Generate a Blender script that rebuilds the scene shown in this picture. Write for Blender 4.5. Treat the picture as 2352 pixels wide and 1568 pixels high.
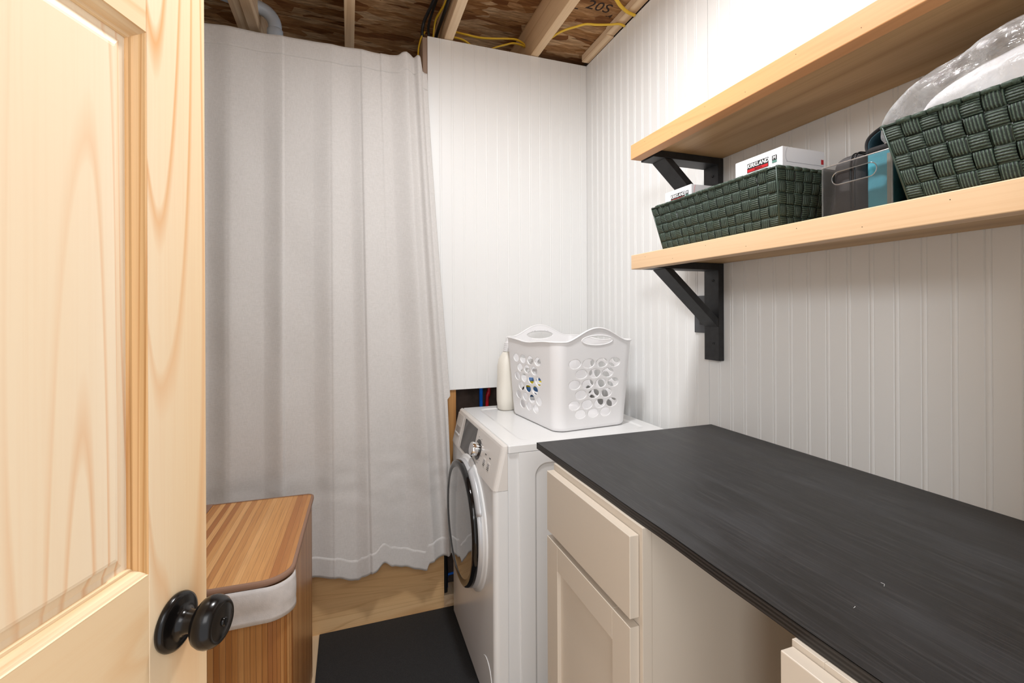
import bpy, bmesh, math, random
from mathutils import Vector, Matrix, noise
random.seed(7)
for o in list(bpy.data.objects): bpy.data.objects.remove(o)
S = bpy.context.scene
C = S.collection
PI = math.pi

# ---------------------------------------------------------------- camera
CAMH = 1.247
cam = bpy.data.cameras.new('camera'); co = bpy.data.objects.new('camera', cam); C.objects.link(co)
cam.sensor_width = 36.0; cam.lens = 1068.98/2352*36.0
cam.shift_y = -(784-715.23)/2352
cam.clip_start = 0.02; cam.clip_end = 50
yaw = math.radians(19.311); roll = math.radians(-0.2486)
fw = Vector((math.sin(yaw), math.cos(yaw), 0)); rt = Vector((math.cos(yaw), -math.sin(yaw), 0)); up = Vector((0,0,1))
r2 = rt*math.cos(roll)+up*math.sin(roll); u2 = -rt*math.sin(roll)+up*math.cos(roll)
M = Matrix((r2, u2, -fw)).transposed().to_4x4(); M.translation = (0,0,CAMH)
co.matrix_world = M
S.camera = co

# ---------------------------------------------------------------- world, lights, exposure
S.view_settings.view_transform = 'Standard'; S.view_settings.look = 'None'
S.view_settings.gamma = 1.0; S.view_settings.use_curve_mapping = False
S.view_settings.exposure = 0.0
w = bpy.data.worlds.new('world'); S.world = w; w.use_nodes = True
w.node_tree.nodes['Background'].inputs[0].default_value = (0.93,0.96,1.0,1)
w.node_tree.nodes['Background'].inputs[1].default_value = 1.3

def lamp(name, kind, loc, power, color=(1,1,1), size=0.1, aim=None, sy=None):
    l = bpy.data.lights.new(name, kind); l.energy = power; l.color = color
    if kind == 'AREA':
        l.size = size
        if sy: l.shape = 'RECTANGLE'; l.size_y = sy
    elif kind != 'SUN': l.shadow_soft_size = size
    o = bpy.data.objects.new(name, l); C.objects.link(o); o.location = loc
    if aim: o.rotation_euler = (Vector(aim)-Vector(loc)).to_track_quat('-Z','Y').to_euler()
    return o
lamp('ceiling_bulb', 'POINT', (0.27,0.90,2.30), 3.2, (0.97,0.985,1.0), 0.07)
lamp('ceiling_fixture', 'AREA', (0.30,0.93,2.36), 18, (0.97,0.985,1.0), 0.16, aim=(0.28,0.93,0))
lamp('hall_light', 'AREA', (-1.15,-1.35,1.93), 24, (0.92,0.96,1.0), 0.35, aim=(0.8,1.0,1.3))
lamp('doorway_fill', 'AREA', (0.0,-1.2,2.35), 15, (0.97,0.985,1.0), 1.0, aim=(0.1,1.2,0.9))  # added soft fill from behind the camera, stands for no known lamp

# ---------------------------------------------------------------- materials
def srgb(*c):
    if len(c) == 1: h = c[0]; c = tuple(int(h[i:i+2],16) for i in (0,2,4))
    return tuple((x/255/12.92 if x/255 <= .04045 else ((x/255+.055)/1.055)**2.4) for x in c)+(1,)
class NT:
    def __init__(s, name):
        s.m = bpy.data.materials.new(name); s.m.use_nodes = True; s.t = s.m.node_tree; s.n = s.t.nodes
        s.b = s.n['Principled BSDF']; s.out = s.n['Material Output']
    def add(s, ty, **kw):
        n = s.n.new('ShaderNode'+ty)
        for k, v in kw.items():
            if k in n.inputs and not hasattr(n, k): n.inputs[k].default_value = v
            elif hasattr(n, k): setattr(n, k, v)
            else: n.inputs[k].default_value = v
        return n
    def link(s, a, b): s.t.links.new(a, b)
    def coord(s, scale=(1,1,1), kind='Object', rot=(0,0,0), loc=(0,0,0)):
        tc = s.add('TexCoord'); mp = s.add('Mapping')
        mp.inputs['Scale'].default_value = scale; mp.inputs['Rotation'].default_value = rot; mp.inputs['Location'].default_value = loc
        s.link(tc.outputs[kind], mp.inputs[0]); return mp.outputs[0]
    def noise(s, vec, scale=5, detail=3, rough=.5, dist=0):
        n = s.add('TexNoise'); n.inputs['Scale'].default_value = scale; n.inputs['Detail'].default_value = detail
        n.inputs['Roughness'].default_value = rough; n.inputs['Distortion'].default_value = dist
        s.link(vec, n.inputs['Vector']); return n.outputs['Fac']
    def math(s, op, a, b=0.0, clamp=False):
        n = s.add('Math'); n.operation = op; n.use_clamp = clamp
        for i, v in ((0,a),(1,b)):
            if isinstance(v, (int,float)): n.inputs[i].default_value = v
            else: s.link(v, n.inputs[i])
        return n.outputs[0]
    def ramp(s, fac, stops):
        n = s.add('ValToRGB'); e = n.color_ramp.elements
        while len(e) < len(stops): e.new(0.5)
        for k, (p, c) in enumerate(stops): e[k].position = p; e[k].color = c
        s.link(fac, n.inputs[0]); return n.outputs[0]
    def mix(s, fac, a, b, mode='MIX'):
        n = s.add('Mix'); n.data_type = 'RGBA'; n.blend_type = mode
        for i, v in ((0,fac),(6,a),(7,b)):
            if isinstance(v, (int,float,tuple)): n.inputs[i].default_value = v
            else: s.link(v, n.inputs[i])
        return n.outputs[2]
    def col(s, v):
        if isinstance(v, tuple): s.b.inputs['Base Color'].default_value = v
        else: s.link(v, s.b.inputs['Base Color'])
    def bump(s, h, strength=.3, dist=.001):
        n = s.add('Bump'); n.inputs['Strength'].default_value = strength; n.inputs['Distance'].default_value = dist
        s.link(h, n.inputs['Height']); s.link(n.outputs[0], s.b.inputs['Normal'])
    def p(s, **kw):
        for k, v in kw.items(): s.b.inputs[k.replace('_',' ')].default_value = v
        return s

def plain(name, c, rough=.5, metal=0.0, spec=.5, bumpy=0.0, var=0.0, vs=30):
    t = NT(name); t.p(Roughness=rough, Metallic=metal); t.b.inputs['Specular IOR Level'].default_value = spec
    v = t.coord()
    if var > 0:
        f = t.noise(v, vs, 4)
        lo = tuple(x*(1-var) for x in c[:3])+(1,); hi = tuple(min(1,x*(1+var)) for x in c[:3])+(1,)
        t.col(t.ramp(f, [(.3,lo),(.7,hi)]))
    else: t.col(c)
    if bumpy > 0: t.bump(t.noise(v, 400, 2), bumpy, .0006)
    return t.m

def pine(name, light, line, dark, axis='z', across=9.0, rings=7.0, fine=.25, rough=.42, seed=0.0, contrast=.55, along=.35, thin=0):
    """softwood: wavy growth lines along one axis"""
    t = NT(name); t.p(Roughness=rough); t.b.inputs['Specular IOR Level'].default_value = .35
    sc = {'x':(along,across,across),'y':(across,along,across),'z':(across,across,along)}[axis]
    v = t.coord(sc, loc=(seed,seed*1.7,seed*.6))
    n = t.noise(v, 1.0, 1.5, .45, .6)
    f = t.math('MULTIPLY', n, rings); fr = t.math('FRACT', f)
    band = t.ramp(fr, [(0,(0,0,0,1)),(.55,(.12,.12,.12,1)),(.82,(1,1,1,1)),(.93,(.35,.35,.35,1)),(1,(0,0,0,1))])
    if thin:
        band = t.ramp(fr, [(0,(0,0,0,1)),(.70,(.05,.05,.05,1)),(.90,(1,1,1,1)),(.96,(.5,.5,.5,1)),(1,(0,0,0,1))])
        band = t.math('MULTIPLY', band, t.ramp(t.noise(t.coord((3,3,.8),loc=(seed,0,seed)),1,2), [(.35,(.15,.15,.15,1)),(.6,(1,1,1,1))]))
    sc2 = {'x':(3,220,220),'y':(220,3,220),'z':(220,220,3)}[axis]
    g = t.noise(t.coord(sc2), 1.0, 3, .6)
    big = t.noise(t.coord(sc, loc=(seed+3,1,2)), .5, 2)
    base = t.mix(t.ramp(big, [(.4,(0,0,0,1)),(.65,(1,1,1,1))]), light, line)
    c1 = t.mix(t.math('MULTIPLY', band, contrast), base, dark)
    c2 = t.mix(t.math('MULTIPLY', t.ramp(g, [(.45,(0,0,0,1)),(.75,(1,1,1,1))]), fine), c1, dark)
    t.col(c2); t.bump(g, .08, .0004)
    return t.m

MATS = {}
MATS['bead'] = plain('white_beadboard_paint', srgb(238,237,235), .42, bumpy=.03)
MATS['plaster'] = plain('white_wall_paint', srgb(225,222,218), .6)
MATS['door_v'] = pine('door_pine_vertical', srgb(248,228,198), srgb(244,214,172), srgb(226,160,92), 'z', 4.5, 28.0, .12, .38, 1.3, .8, .30, 1)
MATS['door_h'] = pine('door_pine_horizontal', srgb(247,225,192), srgb(242,212,170), srgb(226,172,112), 'x', 5.0, 22.0, .10, .38, 4.1, .5, .5, 1)
MATS['panel_v'] = pine('door_panel_pine', srgb(249,230,202), srgb(245,218,180), srgb(226,160,96), 'z', 4.2, 34.0, .07, .38, 9.2, .85, .28, 1)
MATS['mould'] = pine('door_moulding_pine', srgb(238,204,156), srgb(226,180,124), srgb(186,126,64), 'z', 26.0, 7.0, .3, .4, 2.2, .7, .5)
MATS['mould_h'] = pine('door_moulding_pine_horizontal', srgb(246,222,184), srgb(240,208,164), srgb(204,150,92), 'x', 26.0, 7.0, .3, .4, 6.2, .4, .5)
MATS['shelf_face'] = pine('shelf_pine', srgb(238,206,168), srgb(230,194,154), srgb(202,150,100), 'y', 8.0, 5.0, .2, .45, 3.0, .5, .5)
MATS['shelf_face2'] = pine('shelf_fir', srgb(226,172,122), srgb(220,162,110), srgb(190,126,74), 'y', 9.0, 14.0, .2, .45, 8.0, .35, .5, 1)
MATS['shelf_ply'] = pine('shelf_plywood', srgb(226,196,152), srgb(206,168,120), srgb(160,116,74), 'y', 5.0, 5.0, .3, .5, 5.0, .5, .4)
MATS['lumber'] = pine('framing_lumber', srgb(240,214,180), srgb(230,198,158), srgb(190,146,102), 'y', 9.0, 5.0, .3, .65, 7.0, .5, .5)
MATS['lumber_z'] = pine('stud_lumber', srgb(206,156,98), srgb(186,132,74), srgb(132,82,40), 'z', 20.0, 6.0, .3, .6, 11.0, .7, .5)
MATS['lumber_g'] = pine('weathered_stud', srgb(176,152,134), srgb(160,134,114), srgb(120,94,74), 'z', 9.0, 5.0, .3, .7, 17.0, .5, .5)
MATS['board'] = pine('pine_board', srgb(236,198,148), srgb(226,182,128), srgb(178,124,74), 'x', 9.0, 16.0, .2, .5, 12.0, .5, .6, 1)
MATS['floor'] = pine('pale_floor_ply', srgb(226,200,166), srgb(214,184,146), srgb(188,150,108), 'y', 10.0, 5.0, .2, .6, 14.0, .4, .5)
MATS['blackwood'] = plain('black_stained_wood', srgb(28,28,30), .5, bumpy=.4, var=.5, vs=45)
MATS['cab'] = plain('cream_cabinet_paint', srgb(202,190,175), .36, bumpy=.02)
MATS['enamel'] = plain('white_enamel', srgb(230,229,228), .22, bumpy=0)
MATS['enamel_grey'] = plain('washer_console_plastic', srgb(222,216,210), .3)
MATS['dark_glossy'] = plain('dark_display', srgb(52,49,48), .12)
MATS['blackplastic'] = plain('black_gloss_plastic', srgb(14,14,15), .08)
MATS['chrome'] = plain('chrome', srgb(225,225,225), .08, 1.0)
MATS['silver'] = plain('silver_plastic', srgb(196,196,198), .35, .25)
MATS['seam'] = plain('dark_seam', srgb(96,94,94), .7)
MATS['knob'] = plain('oil_black_metal', srgb(24,21,20), .2, .5, .6)
MATS['whiteplastic'] = plain('white_basket_plastic', srgb(240,238,238), .35)
MATS['creamplastic'] = plain('cream_bottle_plastic', srgb(238,232,220), .35)
MATS['rubber'] = plain('black_rubber_mat', srgb(34,34,35), .75, bumpy=.5, var=.3, vs=300)
MATS['pvc'] = plain('white_pvc', srgb(196,206,218), .35)
MATS['yellow'] = plain('yellow_cable_jacket', srgb(232,190,52), .45)
MATS['blackcable'] = plain('black_cable_jacket', srgb(26,27,30), .4)
MATS['bluepipe'] = plain('blue_pex', srgb(20,110,225), .35)
MATS['redpipe'] = plain('red_pex', srgb(170,18,32), .35)
MATS['cavity'] = plain('shaded_sheathing', srgb(92,78,70), .9, var=.3, vs=20)  # dark brown holds the shade of the wall cavity in its base colour
MATS['card'] = plain('white_carton', srgb(240,240,243), .4)
MATS['ink'] = plain('black_ink', srgb(26,26,28), .5)
MATS['redink'] = plain('red_ink', srgb(196,28,38), .5)
MATS['stripeink'] = plain('dark_red_ink', srgb(96,16,24), .5)
MATS['greenink'] = plain('green_ink', srgb(96,140,128), .5)
MATS['greyink'] = plain('grey_ink', srgb(128,128,134), .5)
MATS['whiteink'] = plain('white_ink', srgb(245,245,245), .5)
MATS['stencil'] = plain('stencil_ink', srgb(40,22,12), .8)
MATS['pouch'] = plain('dark_grey_nylon', srgb(62,58,58), .7, bumpy=.5)
MATS['trimfab'] = plain('black_nylon_trim', srgb(30,29,31), .8, bumpy=.5)
MATS['teal'] = plain('teal_fabric', srgb(74,158,178), .75, bumpy=.4, var=.12, vs=40)
MATS['linen_in'] = plain('white_paper_linens', srgb(250,250,252), .6)
MATS['wire'] = plain('green_wire', srgb(50,66,56), .4)
MATS['outlet'] = plain('dark_grey_plate', srgb(72,74,78), .35)
MATS['lidtrim'] = plain('brown_fabric_edging', srgb(150,116,96), .8, bumpy=.4)
MATS['labelblue'] = plain('blue_label', srgb(70,120,180), .4)
MATS['labelyellow'] = plain('yellow_label', srgb(245,220,20), .4)

def osb():
    t = NT('osb_sheathing'); t.p(Roughness=.8); t.b.inputs['Specular IOR Level'].default_value = .15
    warp = t.coord((1,1,1))
    nz = t.add('TexNoise'); nz.inputs['Scale'].default_value = 9; t.link(warp, nz.inputs['Vector'])
    add = t.add('VectorMath'); add.operation = 'MULTIPLY_ADD'
    t.link(nz.outputs['Color'], add.inputs[0]); add.inputs[1].default_value = (.05,.05,.05); t.link(warp, add.inputs[2])
    mp = t.add('Mapping'); mp.inputs['Scale'].default_value = (8,30,8); t.link(add.outputs[0], mp.inputs[0])
    vo = t.add('TexVoronoi'); vo.inputs['Scale'].default_value = 1.0; vo.inputs['Randomness'].default_value = 1; t.link(mp.outputs[0], vo.inputs['Vector'])
    sep = t.add('SeparateColor'); t.link(vo.outputs['Color'], sep.inputs[0])
    c = t.ramp(sep.outputs[0], [(0,srgb(128,82,48)),(.35,srgb(176,130,84)),(.7,srgb(202,160,116)),(1,srgb(226,194,154))])
    g = t.noise(t.coord((12,90,12)), 1, 5, .7)
    c2 = t.mix(t.ramp(g, [(.42,(0,0,0,1)),(.66,(1,1,1,1))]), t.mix(.55, c, srgb(84,48,24)), c)
    d = t.ramp(t.noise(t.coord((8,60,8),loc=(4,4,4)), 1, 2), [(.66,(0,0,0,1)),(.72,(1,1,1,1))])
    t.col(t.mix(t.math('MULTIPLY',d,.75), c2, srgb(40,20,10))); t.bump(sep.outputs[1], .6, .002)
    return t.m
MATS['osb'] = osb()

def linen():
    t = NT('linen_curtain'); t.p(Roughness=.85); t.b.inputs['Specular IOR Level'].default_value = .1
    t.b.inputs['Sheen Weight'].default_value = .15
    a = t.noise(t.coord((1500,1500,60)), 1, 2, .7); b = t.noise(t.coord((60,60,1500)), 1, 2, .7)
    f = t.math('MULTIPLY', t.math('ADD', a, b), .5)
    t.col(t.ramp(f, [(.36,srgb(199,195,191)),(.62,srgb(218,214,211))])); t.bump(f, .35, .0008)
    return t.m
MATS['linen'] = linen()
MATS['liner'] = plain('grey_cotton_liner', srgb(205,199,196), .85, bumpy=.5, var=.06, vs=60)

def strips(name, expr, cols, w=.012, dark=.5):
    t = NT(name); t.p(Roughness=.32); t.b.inputs['Specular IOR Level'].default_value = .45
    tc = t.add('TexCoord'); sp = t.add('SeparateXYZ'); t.link(tc.outputs['Object'], sp.inputs[0])
    if expr == 'x': u = sp.outputs[0]
    else: u = t.math('ADD', sp.outputs[0], sp.outputs[1])
    q = t.math('DIVIDE', u, w); fl = t.math('FLOOR', q); fr = t.math('FRACT', q)
    wn = t.add('TexWhiteNoise'); wn.noise_dimensions = '1D'; t.link(fl, wn.inputs['W'])
    c = t.ramp(wn.outputs['Value'], cols)
    along = (60,8,60) if expr == 'x' else (60,60,8)
    g = t.noise(t.coord((260,6,260) if expr=='x' else (260,260,6)), 1, 3, .7)
    c = t.mix(t.math('MULTIPLY', t.ramp(g,[(.45,(0,0,0,1)),(.7,(1,1,1,1))]), .3), c, srgb(120,66,26))
    e = t.ramp(fr, [(0,(1,1,1,1)),(.07,(0,0,0,1)),(.93,(0,0,0,1)),(1,(1,1,1,1))])
    c = t.mix(t.math('MULTIPLY', e, dark), c, srgb(86,46,18))
    t.col(c); h = t.ramp(fr, [(0,(0,0,0,1)),(.08,(1,1,1,1)),(.92,(1,1,1,1)),(1,(0,0,0,1))]); t.bump(h, .5, .001)
    return t.m
MATS['bamboo_lid'] = strips('bamboo_lid', 'x', [(0,srgb(176,112,60)),(.2,srgb(204,144,84)),(.6,srgb(218,160,98)),(1,srgb(228,174,114))], .0155, .25)
MATS['bamboo_body'] = strips('bamboo_body', 'xy', [(0,srgb(156,98,48)),(.4,srgb(184,128,72)),(1,srgb(202,150,94))], .0125, .7)

def counter():
    t = NT('black_stained_plywood'); 
    st = t.noise(t.coord((16,1.6,16)), 1, 4, .6, .5); cl = t.noise(t.coord((1,1,1)), 5, 3, .5, .8)
    gr = t.noise(t.coord((300,10,300)), 1, 3, .7)
    f = t.math('ADD', t.math('MULTIPLY', st, .6), t.math('MULTIPLY', cl, .4))
    c = t.ramp(f, [(.40,srgb(22,21,21)),(.50,srgb(33,32,33)),(.62,srgb(48,48,50))])
    c = t.mix(t.math('MULTIPLY', t.ramp(gr,[(.5,(0,0,0,1)),(.8,(1,1,1,1))]), .35), c, srgb(92,90,90))
    t.col(c)
    r = t.ramp(f, [(.35,(.38,.38,.38,1)),(.68,(.56,.56,.56,1))]); t.link(r, t.b.inputs['Roughness']); t.bump(gr, .12, .0006)
    return t.m
MATS['counter'] = counter()
def plyedge():
    t = NT('black_plywood_edge'); t.p(Roughness=.5)
    wv = t.add('TexWave'); wv.bands_direction = 'Z'; wv.inputs['Scale'].default_value = 60; wv.inputs['Distortion'].default_value = .6
    t.link(t.coord((.05,.05,1)), wv.inputs['Vector'])
    t.col(t.ramp(wv.outputs['Fac'], [(.2,srgb(14,13,13)),(.9,srgb(46,43,42))])); return t.m
MATS['plyedge'] = plyedge()

def webbing():
    t = NT('green_webbing'); t.p(Roughness=.55); t.b.inputs['Specular IOR Level'].default_value = .4
    wv = t.add('TexWave'); wv.bands_direction = 'X'; wv.inputs['Scale'].default_value = 2.2; wv.inputs['Distortion'].default_value = .8
    wv.inputs['Detail'].default_value = 2; wv.inputs['Detail Scale'].default_value = 3
    t.link(t.coord((1,1,1),'UV'), wv.inputs['Vector'])
    n = t.noise(t.coord((420,420,420)), 1, 2)
    f = t.math('MULTIPLY', wv.outputs['Fac'], t.math('ADD', n, .45))
    big = t.noise(t.coord((1,1,1)), 26, 1)
    c = t.ramp(f, [(.1,srgb(24,34,28)),(.5,srgb(46,61,50)),(.95,srgb(90,107,92))])
    t.col(t.mix(t.math('MULTIPLY',big,.35), c, srgb(30,42,40))); t.bump(f, .8, .0012)
    return t.m
MATS['webbing'] = webbing()
MATS['webrim'] = plain('green_webbing_edge', srgb(58,74,62), .55, bumpy=1.0, var=.45, vs=420)

def clear(name, tint=(1,1,1,1), gl=.12, haze=0.0, bump=0.0, rough=.03):
    t = NT(name); t.n.remove(t.b)
    tr = t.add('BsdfTransparent'); tr.inputs[0].default_value = tint
    g = t.add('BsdfGlossy'); g.inputs['Roughness'].default_value = rough; g.inputs['Color'].default_value = (1,1,1,1)
    f = t.add('LayerWeight'); f.inputs['Blend'].default_value = .35
    m = t.add('MixShader'); t.link(t.math('ADD', t.math('MULTIPLY', f.outputs['Fresnel'], .7), gl, True), m.inputs[0])
    t.link(tr.outputs[0], m.inputs[1]); t.link(g.outputs[0], m.inputs[2]); res = m.outputs[0]
    if haze > 0:
        d = t.add('BsdfDiffuse'); d.inputs[0].default_value = (.93,.94,.95,1); tl = t.add('BsdfTranslucent'); tl.inputs[0].default_value = (.93,.94,.95,1)
        a = t.add('AddShader'); m0 = t.add('MixShader'); m0.inputs[0].default_value = .4; t.link(d.outputs[0], m0.inputs[1]); t.link(tl.outputs[0], m0.inputs[2])
        m2 = t.add('MixShader')
        hz = t.noise(t.coord((1,1,1)), 18, 4, .6, 1.5)
        t.link(t.math('MULTIPLY', t.ramp(hz,[(.3,(.25,.25,.25,1)),(.75,(1,1,1,1))]), haze), m2.inputs[0])
        t.link(res, m2.inputs[1]); t.link(m0.outputs[0], m2.inputs[2]); res = m2.outputs[0]
    if bump > 0:
        b = t.add('Bump'); b.inputs['Strength'].default_value = bump; b.inputs['Distance'].default_value = .01
        t.link(t.noise(t.coord((1,1,1)), 22, 5, .55, 2.0), b.inputs['Height'])
        t.link(b.outputs[0], g.inputs['Normal'])
    t.link(res, t.out.inputs['Surface']); return t.m
MATS['acrylic'] = clear('clear_acrylic', (.93,.93,.93,1), .05, 0, 0)
MATS['acrylic_edge'] = clear('clear_acrylic_edge', (.75,.78,.78,1), .45, .25, 0, .15)
MATS['bag'] = clear('clear_plastic_bag', (.98,.98,.99,1), .05, .42, .7, .10)
def doorglass():
    t = NT('dark_door_glass'); t.col(srgb(40,38,38)); t.p(Roughness=.04); t.b.inputs['Specular IOR Level'].default_value = 1.0
    t.b.inputs['Coat Weight'].default_value = 1.0; t.b.inputs['Coat Roughness'].default_value = .03; return t.m
MATS['doorglass'] = doorglass()

# ---------------------------------------------------------------- mesh helpers
def obj(name, bm, m, parent=None, bevel=0, seg=2, smooth=False, solid=0):
    me = bpy.data.meshes.new(name); bm.normal_update(); bm.to_mesh(me); bm.free()
    o = bpy.data.objects.new(name, me); C.objects.link(o)
    me.materials.append(MATS[m] if isinstance(m, str) else m)
    if parent: o.parent = parent
    if smooth:
        for p in me.polygons: p.use_smooth = True
    if solid:
        s = o.modifiers.new('solid', 'SOLIDIFY'); s.thickness = solid; s.offset = 0
    if bevel:
        b = o.modifiers.new('bevel', 'BEVEL'); b.width = bevel; b.segments = seg; b.limit_method = 'ANGLE'; b.angle_limit = math.radians(40)
    return o
def B(): return bmesh.new()
def box(bm, x0, x1, y0, y1, z0, z1, M=None):
    vs = [bm.verts.new((x,y,z)) for x in (x0,x1) for y in (y0,y1) for z in (z0,z1)]
    if M is not None:
        for v in vs: v.co = M @ v.co
    for f in ((0,1,3,2),(4,6,7,5),(0,4,5,1),(2,3,7,6),(0,2,6,4),(1,5,7,3)): bm.faces.new([vs[i] for i in f])
    return bm
def prism(bm, pts, axis, a0, a1):
    """extrude a 2D outline along an axis; pts are the two other coordinates in order"""
    def P(p, a):
        return {'x':(a,p[0],p[1]),'y':(p[0],a,p[1]),'z':(p[0],p[1],a)}[axis]
    A = [bm.verts.new(P(p,a0)) for p in pts]; Bv = [bm.verts.new(P(p,a1)) for p in pts]; n = len(pts)
    for i in range(n): bm.faces.new((A[i],A[(i+1)%n],Bv[(i+1)%n],Bv[i]))
    bm.faces.new(A[::-1]); bm.faces.new(Bv)
    bmesh.ops.recalc_face_normals(bm, faces=bm.faces)
    return bm
def rrect(x0, x1, y0, y1, r, n=6):
    pts = []
    rs = r if isinstance(r, (list,tuple)) else (r,)*4        # corners: (x1,y1) (x0,y1) (x0,y0) (x1,y0)
    for k, (cx, cy) in enumerate(((x1,y1),(x0,y1),(x0,y0),(x1,y0))):
        q = rs[k]; ox = cx-q if k in (0,3) else cx+q; oy = cy-q if k in (0,1) else cy+q
        for i in range(n+1):
            a = PI/2*k+PI/2*i/n; pts.append((ox+q*math.cos(a), oy+q*math.sin(a)))
    return pts
def lathe(bm, prof, seg=40, M=None):
    """prof: (radius, height) about local z"""
    rings = []
    for r, h in prof:
        if r < 1e-6: rings.append([bm.verts.new((0,0,h))])
        else: rings.append([bm.verts.new((r*math.cos(2*PI*i/seg), r*math.sin(2*PI*i/seg), h)) for i in range(seg)])
    for a, b in zip(rings, rings[1:]):
        for i in range(seg):
            j = (i+1)%seg
            if len(a) == 1 and len(b) == 1: continue
            if len(a) == 1: bm.faces.new((a[0],b[i],b[j]))
            elif len(b) == 1: bm.faces.new((a[i],b[0],a[j]))
            else: bm.faces.new((a[i],b[i],b[j],a[j]))
    if M is not None:
        for ring in rings:
            for v in ring: v.co = M @ v.co
    bmesh.ops.recalc_face_normals(bm, faces=bm.faces)
    return bm
def smoothpath(pts, n=8):
    pts = [Vector(p) for p in pts]
    if len(pts) < 3: return pts
    out = []
    for i in range(len(pts)-1):
        p0 = pts[max(i-1,0)]; p1 = pts[i]; p2 = pts[i+1]; p3 = pts[min(i+2,len(pts)-1)]
        for k in range(n):
            t = k/n
            out.append(.5*((2*p1)+(-p0+p2)*t+(2*p0-5*p1+4*p2-p3)*t*t+(-p0+3*p1-3*p2+p3)*t**3))
    out.append(pts[-1]); return out
def tube(bm, pts, r, seg=12, flat=1.0, closed=False, cap=True, upv=None):
    n = len(pts); pts = [Vector(p) for p in pts]; rings = []
    ref = Vector(upv) if upv else None
    for i in range(n):
        t = (pts[(i+1)%n]-pts[i-1]) if closed else (pts[min(i+1,n-1)]-pts[max(i-1,0)])
        t.normalize()
        if upv: side = t.cross(Vector(upv))
        else:
            if ref is None: ref = Vector((0,0,1)) if abs(t.z) < .9 else Vector((1,0,0))
            side = t.cross(ref)
        if side.length < 1e-6: side = t.cross(Vector((.3,.9,.2)))
        side.normalize(); u = side.cross(t).normalized()
        if not upv: ref = u
        rr = r[i] if isinstance(r, list) else r
        rings.append([bm.verts.new(pts[i]+side*rr*math.cos(2*PI*k/seg)+u*rr*flat*math.sin(2*PI*k/seg)) for k in range(seg)])
    m = n if closed else n-1
    for i in range(m):
        a = rings[i]; b = rings[(i+1)%n]
        for k in range(seg): bm.faces.new((a[k],a[(k+1)%seg],b[(k+1)%seg],b[k]))
    if cap and not closed:
        bm.faces.new(rings[0][::-1]); bm.faces.new(rings[-1])
    return bm
def thing(name, label, cat, loc=(0,0,0), rot=0, group=None):
    o = bpy.data.objects.new(name, None); C.objects.link(o); o.location = loc; o.rotation_euler = (0,0,rot); o.empty_display_size = .05
    o['label'] = label; o['category'] = cat
    if group: o['group'] = group
    return o
def tag(o, label, cat, group=None):
    o['label'] = label; o['category'] = cat
    if group: o['group'] = group
    return o
def struct(name, bm, m, parent=None, **kw):
    o = obj(name, bm, m, parent, **kw)
    if not parent: o['kind'] = 'structure'
    return o
def text(name, s, size, m, parent, M, shear=0.0, bold=0.0, depth=.0004, align='CENTER', squash=1.0):
    cu = bpy.data.curves.new('lettering', 'FONT'); cu.body = s; cu.size = size; cu.shear = shear; cu.offset = bold; cu.extrude = depth
    cu.align_x = align; cu.align_y = 'CENTER'; cu.resolution_u = 3
    t = bpy.data.objects.new('lettering', cu); C.objects.link(t)
    bpy.context.view_layer.update()
    me = bpy.data.meshes.new_from_object(t.evaluated_get(bpy.context.evaluated_depsgraph_get()))
    bpy.data.objects.remove(t); bpy.data.curves.remove(cu)
    for v in me.vertices: v.co.x *= squash
    me.materials.clear(); me.materials.append(MATS[m])
    o = bpy.data.objects.new(name, me); C.objects.link(o); o.parent = parent; o.matrix_local = M
    return o
def frame(origin, xd, yd):
    x = Vector(xd).normalized(); y = Vector(yd).normalized(); z = x.cross(y)
    m = Matrix((x,y,z)).transposed().to_4x4(); m.translation = origin; return m

# ================================================================ ROOM SHELL
XR, YB, ZC = 1.058, 1.947, 2.398
SH = 2.568      # underside of the roof sheathing
BD_ = .0019
def bead_profile(a0, a1, centres, gaps=()):
    pts = [(a0,0)]
    ev = [(c,'b') for c in centres]+[(g,'g') for g in gaps]
    for c, k in sorted(ev):
        if c < a0+.008 or c > a1-.008: continue
        if k == 'b': pts += [(c-.0060,0),(c-.0046,-BD_),(c-.0034,-.0003),(c-.0018,.0004),(c,.0007),(c+.0018,.0004),(c+.0034,-.0003),(c+.0046,-BD_),(c+.0060,0)]
        else: pts += [(c-.0010,0),(c-.0008,-.005),(c+.0008,-.005),(c+.0010,0)]
    pts.append((a1,0)); return pts
def bead_wall(name, a0, a1, z0, z1, centres, gaps, place, thick):
    bm = B(); pr = bead_profile(a0, a1, centres, gaps)
    lo = [bm.verts.new(place(a,d,z0)) for a,d in pr]; hi = [bm.verts.new(place(a,d,z1)) for a,d in pr]
    bl = [bm.verts.new(place(a,-thick,z0)) for a in (a0,a1)]; bh = [bm.verts.new(place(a,-thick,z1)) for a in (a0,a1)]
    for i in range(len(pr)-1): bm.faces.new((lo[i],lo[i+1],hi[i+1],hi[i]))
    bm.faces.new((bl[0],bl[1],bh[1],bh[0])); bm.faces.new((lo[0],hi[0],bh[0],bl[0])); bm.faces.new((lo[-1],bl[1],bh[1],hi[-1]))
    bm.faces.new(hi+[bh[1],bh[0]]); bm.faces.new(lo+[bl[1],bl[0]])
    bmesh.ops.recalc_face_normals(bm, faces=bm.faces)
    return struct(name, bm, 'bead')
YF = -.06   # front wall face
cR = [1.122-.0483*k for k in range(-16,30) if k != -1]
bead_wall('wall_right', YF, 2.06, 0, ZC, cR, [1.165], lambda a,d,z: (XR-d,a,z), .012)
BD_ = .0007
cB = [.367+.0505*k for k in range(-2,15)]
bead_wall('wall_back', .314, XR-.001, .916, ZC-.001, cB, [], lambda a,d,z: (a,YB-d,z), .008)
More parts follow.
